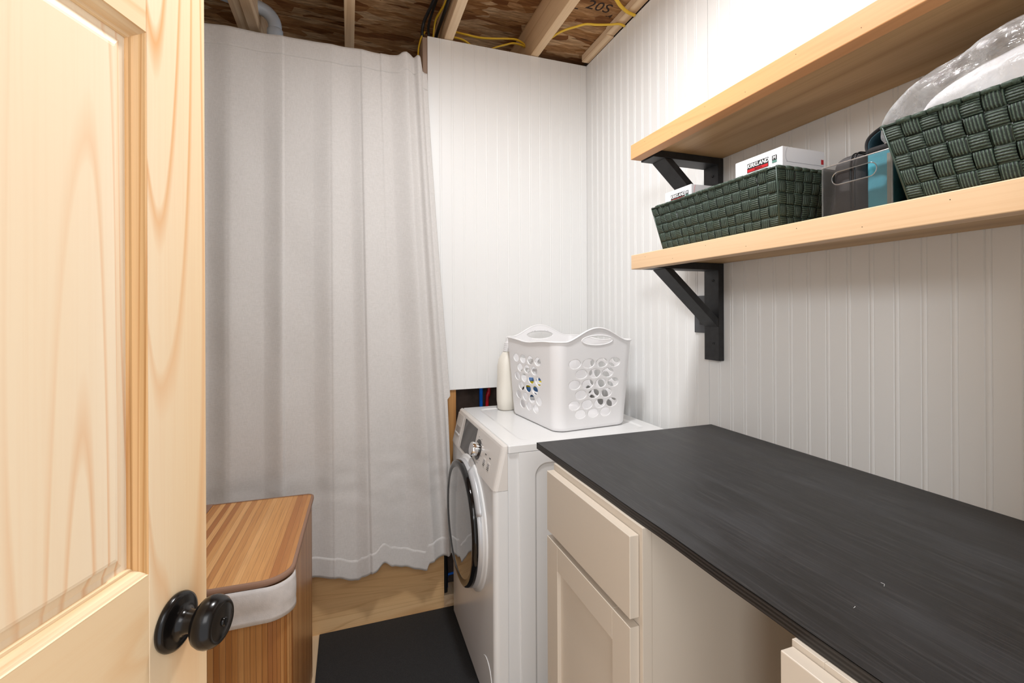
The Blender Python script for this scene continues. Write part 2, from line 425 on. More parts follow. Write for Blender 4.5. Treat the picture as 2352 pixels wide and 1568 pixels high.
struct('floor', box(B(), -1.3, XR, -.2, 2.75, -.03, 0), 'floor')
struct('wall_left', box(B(), -1.34, -1.3, -.2, 2.75, 0, 2.6), 'plaster')
bm = B(); box(bm, -1.3, -.47, YF-.1, YF, 0, 2.6); box(bm, .36, XR+.012, YF-.1, YF, 0, 2.6); box(bm, -.47, .36, YF-.1, YF, 2.07, 2.6)
struct('wall_front', bm, 'plaster')
# sheathing behind the framing and beyond the curtain
bm = B(); box(bm, -1.3, 1.3, 2.75, 2.77, 0, 2.6); box(bm, .36, 1.07, 2.06, 2.075, 0, 2.30); box(bm, 1.07,1.085, -.2,2.75, 2.3,2.62)
struct('wall_outer', bm, 'cavity')
bm = B()
box(bm, -1.34, .816, 2.283, 2.76, SH, SH+.011); box(bm, -1.34, .816, -.2, 2.279, SH, SH+.011)
box(bm, .816, 1.075, -.2, 2.76, 2.432, 2.443)
ceil = struct('ceiling', bm, 'osb')
box_ = B(); box(box_, -1.34, 1.1, -.2, 2.77, SH+.012, SH+.03); struct('ceiling', box_, 'cavity', ceil).name = 'roof_deck'
# stencil on the sheathing
for s, x, y, sz, a in (('20S', .925, 1.598, .072, .0), ('-', .845, 1.63, .06, 0), ('-4', .990, 1.635, .034, .0)):
    text('stencil_lettering', s, sz, 'stencil', ceil, frame((x,y,2.4315), (math.cos(a),math.sin(a),0), (math.sin(a),-math.cos(a),0)), depth=.0002)
# bottom board, studs, nailers
struct('baseboard_back', box(B(), -1.3, .374, YB, YB+.019, 0, .36), 'board')
struct('trim_1', box(B(), .295, .333, YB+.009, 2.045, .36, 2.395), 'lumber_g')
struct('trim_2', box(B(), .392, .430, YB+.009, 2.055, .24, 2.30), 'lumber_z')
struct('trim_3', box(B(), 1.022, 1.0575, 1.705, 1.925, 2.399, 2.431), 'lumber', bevel=.002)
struct('trim_4', box(B(), 1.018, 1.0575, -.16, 1.703, 2.404, 2.431), 'lumber', bevel=.001)
struct('trim_5', box(B(), .375, XR, YB+.02, 2.055, 0, .04), 'lumber')

# joists
def joist(x0, x1, z0, label, y1=2.74):
    o = obj('ceiling_joist', box(B(), x0, x1, -.1, y1, z0, SH-.0005), 'lumber', bevel=.002)
    return tag(o, label, 'joist', None)
joist(.777, .815, ZC+.002, 'wide-faced pale ceiling joist nearest the right wall, with cables beside it')
joist(.385, .422, ZC+.002, 'pale ceiling joist running beside the black cables, ending above white panel corner')
joist(-.013, .026, ZC+.002, 'narrow pale ceiling joist above the middle of the curtain, bare of cables')
joist(-.379, -.341, ZC+.002, 'ceiling joist left of the plastic pipe, outer board of the doubled pair')
joist(-.423, -.381, ZC+.012, 'darker board doubled against the joist left of the plastic pipe')
blk = obj('joist_block', box(B(), .60, .7765, 1.36, 1.545, 2.47, 2.51), 'lumber', bevel=.002)
tag(blk, 'short pale wood block fixed to side of joist at top edge of ceiling', 'wood block')

# cables
def cable(name, pts, r, flat, m, label, upv=(0,0,1), n=10):
    o = obj(name, tube(B(), smoothpath(pts, n), r, 10, flat, upv=upv), m, smooth=True)
    return tag(o, label, 'cable')
cable('yellow_cable', [(.8155,1.836,2.415),(.831,1.781,2.413),(.851,1.739,2.410),(.876,1.709,2.408),(.908,1.676,2.407),(.95,1.662,2.405),(.997,1.640,2.402),(1.027,1.617,2.397),(1.053,1.618,2.394)], .0062, .55, 'yellow',
      'yellow cable bridging from joist to top of the right white wall')
cable('yellow_cable', [(.86,1.46,2.424),(.914,1.488,2.408),(.94,1.499,2.402),(.972,1.520,2.398),(1.015,1.540,2.396),(1.052,1.546,2.394)], .0075, .55, 'yellow',
      'thick short yellow cable at the top edge reaching the right white wall')
cable('yellow_cable', [(.424,2.00,2.470),(.486,1.98,2.455),(.545,1.98,2.453),(.605,1.98,2.460),(.666,1.98,2.471),(.718,1.98,2.477),(.760,2.00,2.478),(.774,2.02,2.474),(.758,2.00,2.468),(.708,1.985,2.461),(.666,1.98,2.443),(.615,1.978,2.419),(.56,1.975,2.385)], .0065, .55, 'yellow',
      'pale yellow cable looping between two joists above the white back panel')
cable('yellow_cable', [(.424,1.985,2.436),(.463,1.98,2.431),(.49,1.978,2.421),(.52,1.975,2.400)], .006, .6, 'yellow',
      'short yellow cable dipping behind white back panel near its left corner')
cable('black_cable', [(.345,1.72,2.52),(.335,1.84,2.515),(.322,1.92,2.50),(.305,1.985,2.475),(.300,2.00,2.43),(.31,2.01,2.39),(.315,2.02,2.25)], .0075, .9, 'blackcable',
      'black cable dropping behind the curtain corner, left of the joist', upv=(1,0,.3))
cable('black_cable', [(.362,1.70,2.535),(.350,1.84,2.53),(.340,1.93,2.515),(.328,2.005,2.475),(.336,2.035,2.42),(.338,2.04,2.25)], .006, .9, 'blackcable',
      'thin black cable hugging the left black cable above the curtain', upv=(1,0,.3))
cable('black_cable', [(.372,1.60,2.455),(.372,1.803,2.461),(.372,1.90,2.467),(.370,2.018,2.470),(.368,2.071,2.45),(.366,2.09,2.40)], .0085, .8, 'blackcable',
      'thick black cable clipped along the joist side above white panel', upv=(1,0,.3))
cable('yellow_cable', [(.368,1.72,2.475),(.366,1.787,2.472),(.366,1.849,2.478),(.362,1.92,2.490),(.355,1.975,2.492),(.352,2.00,2.47),(.350,2.02,2.42),(.350,2.03,2.3)], .006, .6, 'yellow',
      'yellow cable running down between the black cables left of the joist', upv=(1,0,.2))
cable('yellow_cable', [(.315,2.02,2.455),(.300,2.00,2.425),(.290,2.00,2.395),(.283,2.0,2.35),(.282,2.0,2.25)], .005, .7, 'yellow',
      'thin yellow cable curling down just above the curtain right end', upv=(1,0,0))

# pvc pipe
t = thing('plastic_pipe', 'grey-white plastic drain pipe with elbow above the curtain', 'pipe', (-.285,2.15,0))
obj('pipe', lathe(B(), [(0,1.2),(.024,1.2),(.024,2.42),(0,2.42)], 28), 'pvc', t, smooth=True).data.polygons[0].use_smooth = True
obj('collar', lathe(B(), [(.0245,2.375),(.0295,2.378),(.0305,2.418),(.027,2.422),(.0245,2.42)], 32), 'pvc', t, smooth=True)
el = [(0,0,2.405),(0,0,2.435)]+[(-.055*(1-math.cos(a)), -.02*(1-math.cos(a)), 2.435+.055*math.sin(a)) for a in [PI/2*k/8 for k in range(1,9)]]+[(-.12,-.045,2.49),(-.20,-.075,2.492)]
obj('elbow', tube(B(), el, .0255, 24), 'pvc', t, smooth=True)

# pipes in the cavity behind the washer
o = obj('water_pipe', tube(B(), [(.553,2.0,.2),(.553,2.0,2.3)], .0085, 14), 'bluepipe', smooth=True); tag(o, 'bright blue water pipe in the dark gap behind the washing machine', 'pipe')
o = obj('water_pipe', tube(B(), smoothpath([(.580,2.0,.2),(.580,2.0,.80),(.586,2.0,.89),(.590,2.0,1.0),(.592,2.0,2.3)]), .0075, 14), 'redpipe', smooth=True); tag(o, 'dark red water pipe in the dark gap behind the washing machine', 'pipe')
o = obj('drain_hose', tube(B(), smoothpath([(.385,1.985,.045),(.388,1.99,.12),(.386,1.99,.2),(.39,1.985,.23),(.42,1.98,.235),(.47,1.98,.2)]), .011, 12), 'blackcable', smooth=True); tag(o, 'black hose low in the gap between bottom board and washing machine', 'hose')
o = obj('water_pipe', tube(B(), smoothpath([(.400,2.02,.042),(.402,2.02,.09),(.42,2.02,.098),(.5,2.02,.10)]), .005, 12), 'bluepipe', smooth=True); tag(o, 'blue pipe near the floor beside the washing machine', 'pipe')

# ================================================================ OPEN PINE DOOR
E0 = Vector((-.1716, .6863, 0))
dang = math.atan2(-.9372, -.3487)
door = bpy.data.objects.new('door_1', None); C.objects.link(door); door.location = E0; door.rotation_euler = (0,0,dang); door['kind'] = 'structure'
DW, DH, TH = .762, 2.03, .035
ST = .092
zr = [(0.012,.24),(.80,.967),(1.548,1.668),(1.925,DH)]     # rails
panels = [(.24,.80),(.967,1.548),(1.668,1.925)]
for u0, u1 in ((0,ST),(DW-ST,DW)):
    obj('stile', box(B(), u0, u1, -TH, 0, .012, DH), 'door_v', door, bevel=.0012, seg=2)
for z0, z1 in zr: obj('rail', box(B(), ST+.0003, DW-ST-.0003, -TH, -.0002, z0, z1), 'door_h', door)
def ring_sweep(bm, x0, x1, z0, z1, prof):
    """mitred frame: prof = (inset, depth)"""
    rings = []
    for i, d in prof:
        rings.append([bm.verts.new(p) for p in ((x0+i,d,z0+i),(x1-i,d,z0+i),(x1-i,d,z1-i),(x0+i,d,z1-i))])
    return rings
PROF = [(0,0),(.0008,-.0015),(.003,-.0022),(.006,-.0042),(.0085,-.0072),(.0095,-.0092),(.0125,-.0095),(.0135,-.0115),(.0135,-.013)]
for z0, z1 in panels:
    x0, x1 = ST, DW-ST
    for side in range(4):
        bm = B(); R_ = ring_sweep(bm, x0, x1, z0, z1, PROF)
        for a, b in zip(R_, R_[1:]):
            bm.faces.new((a[side],a[(side+1)%4],b[(side+1)%4],b[side]))
        for v in [v for v in bm.verts if not v.link_faces]: bm.verts.remove(v)
        bmesh.ops.recalc_face_normals(bm, faces=bm.faces)
        obj('moulding', bm, 'mould_h' if side in (0,2) else 'mould', door)
    # raised panel
    bm = B(); rs = []
    for i, d in ((.010,-.0125),(.020,-.0125),(.030,-.0085),(.0315,-.006),(.0345,-.0055)):
        rs.append([bm.verts.new(p) for p in ((x0+i,d,z0+i),(x1-i,d,z0+i),(x1-i,d,z1-i),(x0+i,d,z1-i))])
    for a, b in zip(rs, rs[1:]):
        for s in range(4): bm.faces.new((a[s],a[(s+1)%4],b[(s+1)%4],b[s]))
    bm.faces.new(rs[-1])
    bk = [bm.verts.new(p) for p in ((x0,-.028,z0),(x1,-.028,z0),(x1,-.028,z1),(x0,-.028,z1))]
    bm.faces.new(bk[::-1])
    for s in range(4): bm.faces.new((bk[s],bk[(s+1)%4],rs[0][(s+1)%4],rs[0][s]))
    bmesh.ops.recalc_face_normals(bm, faces=bm.faces)
    obj('panel', bm, 'panel_v', door)
# knob: lathe axis = local +Y (out of the face)
KM = Matrix.Translation((.056,0,.893)) @ Matrix.Rotation(-PI/2, 4, 'X') @ Matrix.Diagonal((.86,.86,.92,1))
kn = obj('door_knob', lathe(B(), [(0,.001),(.0355,.001),(.0362,.004),(.0350,.0075),(.031,.0095),(.024,.0105),(.0185,.012),(.0155,.016),(.0140,.021),(.0135,.027),(.0135,.034)], 56, KM), 'knob', door, smooth=True)
obj('knob_grip', lathe(B(), [(.0135,.031),(.0165,.0315),(.0235,.0335),(.0290,.038),(.0318,.044),(.0322,.049),(.0300,.056),(.0262,.0605),(.0240,.0618),(.0232,.0612),(.0215,.0612),(.0180,.0625),(.009,.0630),(0,.0630)], 56, KM), 'knob', kn, smooth=True)
obj('lock_button', lathe(B(), [(0,.0655),(.0045,.0655),(.0055,.064),(.0055,.0615)], 24, KM), 'knob', kn, smooth=True)
o = obj('lock_slot', box(B(), -.0012,.0012,-.0045,.0045,.0645,.0662, KM), 'blackplastic', kn)

# ================================================================ CURTAIN
def lerp(a,b,t): return a+(b-a)*t
def piece(x, P):
    for (a,fa),(b,fb) in zip(P, P[1:]):
        if x <= b: 
            t = (x-a)/(b-a); t = max(0,min(1,t)); t = t*t*(3-2*t); return lerp(fa,fb,t)
    return P[-1][1]
# s runs over the hanging width; X at the top and at the hem
ridges = [-.80,-.58,-.400,-.225,-.062,.048,.222,.266]
def fold(s, z):
    """distance the cloth stands out towards the room at width s"""
    tz = (2.27-z)/2.0
    d = 0
    for k in range(len(ridges)-1):
        a, b = ridges[k], ridges[k+1]
        if a <= s < b:
            f = (s-a)/(b-a); amp = (.022,.030,.030,.018,.020,.030,.024)[k]
            # falls away slowly from the ridge at a, climbs fast to the ridge at b
            if f < .62: q = (1-f/.62)**1.25
            else: q = ((f-.62)/.38)**1.2
            q = q*q*(3-2*q)*.35+q*.65
            if f > .9: q = q*(1-.10*((f-.9)/.1)**2)
            elif f < .06: q = q*(.90+.10*math.sqrt(f/.06))
            d = amp*q; break
    if s >= ridges[-1]: d = .022*math.cos(min(1,(s-ridges[-1])/.02)*PI/2)
    env = (.22 if s < .12 else .75)+(.85 if s < .12 else .3)*min(1,tz*1.9)
    d *= env
    d += .006*math.sin(s*23+z*2.1)*tz+.0035*noise.noise(Vector((s*9, z*5, 1.7)))*1.2
    cr = noise.noise(Vector((s*16+3, z*22, .3)))
    d += .004*cr*math.exp(-((z-.58)/.13)**2)
    return d
hem = [(-.75,.262),(-.155,.260),(-.05,.248),(.012,.222),(.03,.220),(.045,.232),(.09,.252),(.125,.278),(.16,.252),(.20,.238),(.252,.218),(.29,.212),(.300,.242),(.34,.252),(.41,.262)]
def cpt(s, tv, off=0):
    top = 2.268+.003*noise.noise(Vector((s*14,.5,0)))
    if s > .185: top += .014*math.exp(-((s-.222)/.026)**4)+.010*math.exp(-((s-.272)/.018)**4)
    if s > .275: top -= .05*min(1,(s-.275)/.01)
    k = max(0, (s+.1)/.40)
    xb = s+.135*k**1.5 if s > -.1 else s
    bot = piece(xb, hem)
    z = lerp(bot, top, tv)
    spread = (1-tv)**1.15
    x = lerp(s, xb, spread)
    if x > .37 and z < .90: x = min(x, .37+(x-.37)*.45, .396)
    y = 1.905-fold(s, z)-off-.02*spread
    return (x, y, z)
NS, NV = 330, 150
def cloth(tv0, tv1, off, n):
    bm = B(); g = [[bm.verts.new(cpt(-.75+(1.055)*i/NS, lerp(tv0,tv1,j/n), off)) for i in range(NS+1)] for j in range(n+1)]
    for j in range(n):
        for i in range(NS): bm.faces.new((g[j][i],g[j][i+1],g[j+1][i+1],g[j+1][i]))
    return bm
cu = thing('curtain', 'light grey linen curtain hanging in soft folds across the back opening', 'curtain', (0,0,0))
obj('cloth', cloth(0,1,0,NV), 'linen', cu, smooth=True, solid=.0012)
obj('hem', cloth(0,.038,.0010,8), 'linen', cu, smooth=True, solid=.0012)
obj('rod_pocket', cloth(.965,1,.0007,8), 'linen', cu, smooth=True, solid=.0012)

# ================================================================ LAUNDRY HAMPER
hx, hy = -.135, 1.216
hm = thing('laundry_hamper', 'tall bamboo laundry hamper with flat lid standing behind the open door', 'hamper', (hx,hy,0), math.radians(-1.6))
obj('body', prism(B(), rrect(-.312,-.002,.012,.532,(.018,.018,.055,.055),10), 'z', .004, .600), 'bamboo_body', hm, smooth=False)
bm = B(); oc = rrect(-.318,.004,-.002,.2,(.001,.001,.062,.062),12); 
oc = [p for p in oc if p[1] < .062 and (p[1] <= .061)]
oc = sorted([p for p in oc], key=lambda p: math.atan2(p[1]-.1, p[0]+.157))
rows = []
for k in range(9):
    f = k/8; z = .606-.083*f; b = .0045*math.sin(PI*min(1,f*1.15))+(.003 if k >= 7 else 0)
    rows.append([bm.verts.new((p[0]+ (0.6*b if p[0] > -.06 else -.6*b if p[0] < -.25 else 0), p[1]-b+.0012*math.sin(p[0]*60+k), z-.004*math.sin(p[0]*14)*f)) for p in oc])
for a, b in zip(rows, rows[1:]):
    for i in range(len(oc)-1): bm.faces.new((a[i],a[i+1],b[i+1],b[i]))
obj('liner', bm, 'liner', hm, smooth=True, solid=.002)
obj('lid', prism(B(), rrect(-.314,.000,.002,.536,(.020,.020,.068,.068),12), 'z', .607, .619), 'bamboo_lid', hm, bevel=.0015)
lp = rrect(-.3165,.0025,-.0005,.5385,(.022,.022,.070,.070),12)
bm = B(); N = len(lp); prof = [(-.006,.6197),(-.001,.6203),(.0015,.6185),(.002,.613),(.0015,.6075),(-.001,.6055),(-.006,.606)]
cx, cy = -.157, .269; rings = []
for o_, z in prof:
    ring = []
    for i, p in enumerate(lp):
        q = lp[(i+1)%N]; r_ = lp[i-1]; tx, ty = q[0]-r_[0], q[1]-r_[1]; L = math.hypot(tx,ty) or 1
        ring.append(bm.verts.new((p[0]+ty/L*o_, p[1]-tx/L*o_, z)))
    rings.append(ring)
for a, b in zip(rings, rings[1:]):
    for i in range(N): bm.faces.new((a[i],a[(i+1)%N],b[(i+1)%N],b[i]))
obj('lid_edging', bm, 'lidtrim', hm, smooth=True)
obj('hinge_strap', box(B(), -.322,-.300,.40,.535,.6195,.6225), 'lidtrim', hm, bevel=.001)

# ================================================================ FLOOR MAT
o = obj('floor_mat', prism(B(), rrect(-.112,.98,1.165,1.938,.002,2), 'z', .0, .008), 'rubber', bevel=.001); tag(o, 'flat black rubber mat on floor under and beside washing machine', 'mat')

# ================================================================ WASHING MACHINE
wm = thing('washing_machine', 'white front-loading washing machine with dark round door, facing left', 'washing machine', (.70,1.61,.008))
def W3(x,y,z): return (x-.70, y-1.61, z-.008)
def wbox(x0,x1,y0,y1,z0,z1): 
    a = W3(x0,y0,z0); b = W3(x1,y1,z1); return box(B(), a[0],b[0],a[1],b[1],a[2],b[2])
WY0, WY1 = 1.322, 1.903
# cabinet with stamped recess in the near side
bm = wbox(.4475,1.010,WY0+.0005,WY1,.022,.8215); obj('cabinet', bm, 'enamel', wm, bevel=.003)
# near side stamping (shallow rounded frame, sunken look by raised border)
def outline_strip(bm, outer, inner, y0, y1):
    """ring between two outlines in the x-z plane at y0, with inner wall down to y1"""
    a = [bm.verts.new(W3(p[0],y0,p[1])) for p in outer]; b = [bm.verts.new(W3(p[0],y0,p[1])) for p in inner]; c = [bm.verts.new(W3(p[0],y1,p[1])) for p in inner]
    n = len(a)
    for i in range(n):
        j = (i+1)%n; bm.faces.new((a[i],a[j],b[j],b[i])); bm.faces.new((b[i],b[j],c[j],c[i]))
    return bm
N8 = 8
bm = B()
inn = rrect(.540,.960,.055,.777,.035,N8); mid = rrect(.534,.966,.049,.783,.041,N8)
# outer rectangle resampled to the same count by projecting
def proj(p):
    x, z = p; X0,X1,Z0,Z1 = .4478,1.0095,.0225,.8213; cx, cz = .75,.416
    dx, dz = x-cx, z-cz; s = min((X1-cx if dx>0 else cx-X0)/max(abs(dx),1e-6), (Z1-cz if dz>0 else cz-Z0)/max(abs(dz),1e-6)); return (cx+dx*s, cz+dz*s)
outer = [proj(p) for p in mid]
yA, yB_ = WY0-.0042, WY0-.0004
a = [bm.verts.new(W3(p[0],yA,p[1])) for p in outer]; b = [bm.verts.new(W3(p[0],yA,p[1])) for p in mid]; c = [bm.verts.new(W3(p[0],yB_,p[1])) for p in inn]; e = [bm.verts.new(W3(p[0],WY0+.001,p[1])) for p in outer]
n = len(a)
for i in range(n):
    j = (i+1)%n
    bm.faces.new((a[i],a[j],b[j],b[i])); bm.faces.new((b[i],b[j],c[j],c[i])); bm.faces.new((e[i],e[j],a[j],a[i]))
bm.faces.new(c)
bmesh.ops.recalc_face_normals(bm, faces=bm.faces)
obj('side_panel', bm, 'enamel', wm, bevel=.0012)
WYn = WY0-.0045
# front frame
fp = [W3(.4022,0,0)[0]]
bm = B(); prism(bm, [(p[0]-.70,p[1]-1.61) for p in rrect(.4025,.4465,WYn,WY1,(.0005,.014,.016,.0005),6)], 'z', .012, .7035)
obj('front_panel', bm, 'enamel', wm)
# console, raked
bm = B(); pr = [(.4015,.7125),(.4465,.7125),(.4465,.8455),(.4365,.8455),(.4325,.8425),(.4300,.835)]
secs = []
for y, dx in ((WYn,.013),(WYn+.0012,.0085),(WYn+.004,.0045),(WYn+.009,.0013),(WYn+.016,0),(WY1-.014,0),(WY1-.006,.003),(WY1-.001,.009),(WY1,.014)):
    secs.append([bm.verts.new(W3(min(p[0]+(dx if p[0] < .44 else 0),.4462), y, p[1])) for p in pr])
for a, b in zip(secs, secs[1:]):
    for i in range(len(pr)): bm.faces.new((a[i],a[(i+1)%len(pr)],b[(i+1)%len(pr)],b[i]))
bm.faces.new(secs[0][::-1]); bm.faces.new(secs[-1]); bmesh.ops.recalc_face_normals(bm, faces=bm.faces)
obj('console', bm, 'enamel_grey', wm)
# top
bm = B(); outer = rrect(.448,1.012,WYn,WY1,.006,4); i1 = rrect(.500,.965,WYn+.040,WY1-.05,.03,4); i2 = rrect(.510,.955,WYn+.050,WY1-.06,.028,4)
lay = [(outer,.8228),(outer,.8425),([(p[0]+(.002 if p[0]<.7 else -.002), p[1]+(.002 if p[1]<1.6 else -.002)) for p in outer],.8455),(i1,.8465),(i2,.8435)]
rg = [[bm.verts.new(W3(p[0],p[1],z)) for p in L] for L, z in lay]
n = len(outer)
for a, b in zip(rg, rg[1:]):
    for i in range(n): bm.faces.new((a[i],a[(i+1)%n],b[(i+1)%n],b[i]))
bm.faces.new(rg[-1]); bm.faces.new(rg[0][::-1]); bmesh.ops.recalc_face_normals(bm, faces=bm.faces)
obj('top_panel', bm, 'enamel', wm)
obj('rating_label', wbox(.53,.57,1.80,1.835,.8436,.8439), 'greyink', wm).active_material = plain('pale_grey_label', srgb(214,214,214), .4)
for x in (.46,.95):
    for y in (WY0+.06, WY1-.06): obj('foot', lathe(B(), [(0,0),(.02,0),(.02,.012),(0,.012)], 16, Matrix.Translation((x-.70,y-1.61,0))), 'blackplastic', wm)
# console fittings; console face frame: origin low edge, x' = -Y (screen left to right), y' up the rake
cd = Vector((.4300-.4015, 0, .835-.7125)).normalized()
def conM(y, z, out=0.0):
    f = (z-.7125)/(.835-.7125); x = .4015+(.4300-.4015)*f
    nrm = Vector((0,-1,0)).cross(cd)
    return frame(Vector(W3(x,y,z))+nrm*out, (0,-1,0), cd)
def conbox(y0,y1,z0,z1,t,m,name,par=wm,bev=0.0):
    h = (z1-z0)/cd.z
    return obj(name, box(B(), 0, y1-y0, 0, h, -.001, t, conM(y1,z0)), m, par, bevel=bev)
conbox(1.595,1.765,.724,.832,.0012,'dark_glossy','display')
dr = conbox(1.80,1.895,.716,.833,.0010,'enamel_grey','detergent_drawer',bev=.0008)
hb = obj('drawer_recess', box(B(), .018,.078,.045,.072,.0006,.0016, conM(1.895,.716)), 'seam', dr, bevel=.0005)
hb.active_material = plain('recess_grey', srgb(168,160,154), .5)
obj('drawer_lip', box(B(), .016,.080,.040,.046,.0006,.004, conM(1.895,.716)), 'enamel', dr, bevel=.001)
kM = conM(1.545,.775)
dl = obj('dial_ring', lathe(B(), [(0,.0),(.034,.0),(.034,.002),(.030,.003),(.026,.0032),(.0255,.0022),(0,.0022)], 40, kM), 'dark_glossy', wm, smooth=False)
dk = obj('program_dial', lathe(B(), [(.0235,.002),(.0240,.012),(.0232,.024),(.0222,.0265),(.0205,.0272),(0,.0268)], 48, kM), 'chrome', wm, smooth=True)
obj('dial_face', lathe(B(), [(0,.0276),(.0195,.0276),(.0198,.0270)], 40, kM), 'silver', dk)
for k in range(11):
    a = math.radians(-65+k*26+ (0 if k<6 else 20)); r = .043
    cx_, cy_ = r*math.cos(a), r*math.sin(a)
    if cx_ < -.028: continue
    obj('dial_mark', box(B(), cx_-.003,cx_+.004,cy_-.0007,cy_+.0007,.0003,.0008, kM), 'greyink', wm)
for yy, zz in ((1.455,.757),(1.408,.757)):
    m_ = conM(yy,zz)
    obj('button_legend', box(B(), -.006,.006,.026,.029,.0003,.0008, m_), 'ink', wm)
    bt = obj('button', box(B(), -.012,.012,-.012,.014,.0,.0012, m_), 'enamel_grey', wm, bevel=.0006)
    for q in range(4): obj('button_bar', box(B(), -.010,.010,-.009+q*.005,-.0068+q*.005,.0012,.0016, m_), 'ink' if q in (0,1) else 'greyink', bt)
# porthole door: axis -X
wdM = Matrix.Translation(W3(.4030,1.605,.513)) @ Matrix.Rotation(-PI/2, 4, 'Y')
wd = obj('door', lathe(B(), [(.224,.0),(.223,.004),(.218,.007),(.213,.008),(.210,.014),(.204,.018)], 96, wdM), 'enamel', wm, smooth=True)
obj('silver_ring', lathe(B(), [(.2105,.006),(.2105,.018),(.2085,.026),(.203,.028)], 96, wdM), 'silver', wd, smooth=True)
obj('door_rim', lathe(B(), [(.206,.022),(.2075,.034),(.2050,.0415),(.198,.0445),(.188,.0435),(.180,.0405)], 96, wdM), 'blackplastic', wd, smooth=True)
obj('door_glass', lathe(B(), [(.182,.0408),(.15,.0430),(.10,.0450),(.05,.0460),(0,.0463)], 96, wdM), 'doorglass', wd, smooth=True)
# handle plate let into the ring on the near upper side (local x is up, y is +Y)
bm = B()
for k in range(14):
    a0 = math.radians(-20-k*3.2); a1 = math.radians(-20-(k+1)*3.2)
    v = [bm.verts.new(wdM @ Vector((r*math.cos(a), r*math.sin(a), h))) for r, a, h in ((.200,a0,.0315),(.226,a0,.0150),(.226,a1,.0150),(.200,a1,.0315))]
    bm.faces.new(v)
bmesh.ops.remove_doubles(bm, verts=bm.verts, dist=1e-5)
obj('door_handle', bm, 'silver', wd, smooth=True, solid=.002)
# filter flap
fa = [(1.345,.03),(1.455,.03)]+[(1.40+.055*math.cos(a), .11+.055*math.sin(a)) for a in [PI*k/14 for k in range(15)]]
bm = prism(B(), [(p[0]-1.61,p[1]-.008) for p in fa], 'x', .4008-.70, .4030-.70)
obj('filter_cover', bm, 'enamel', wm, bevel=.001)

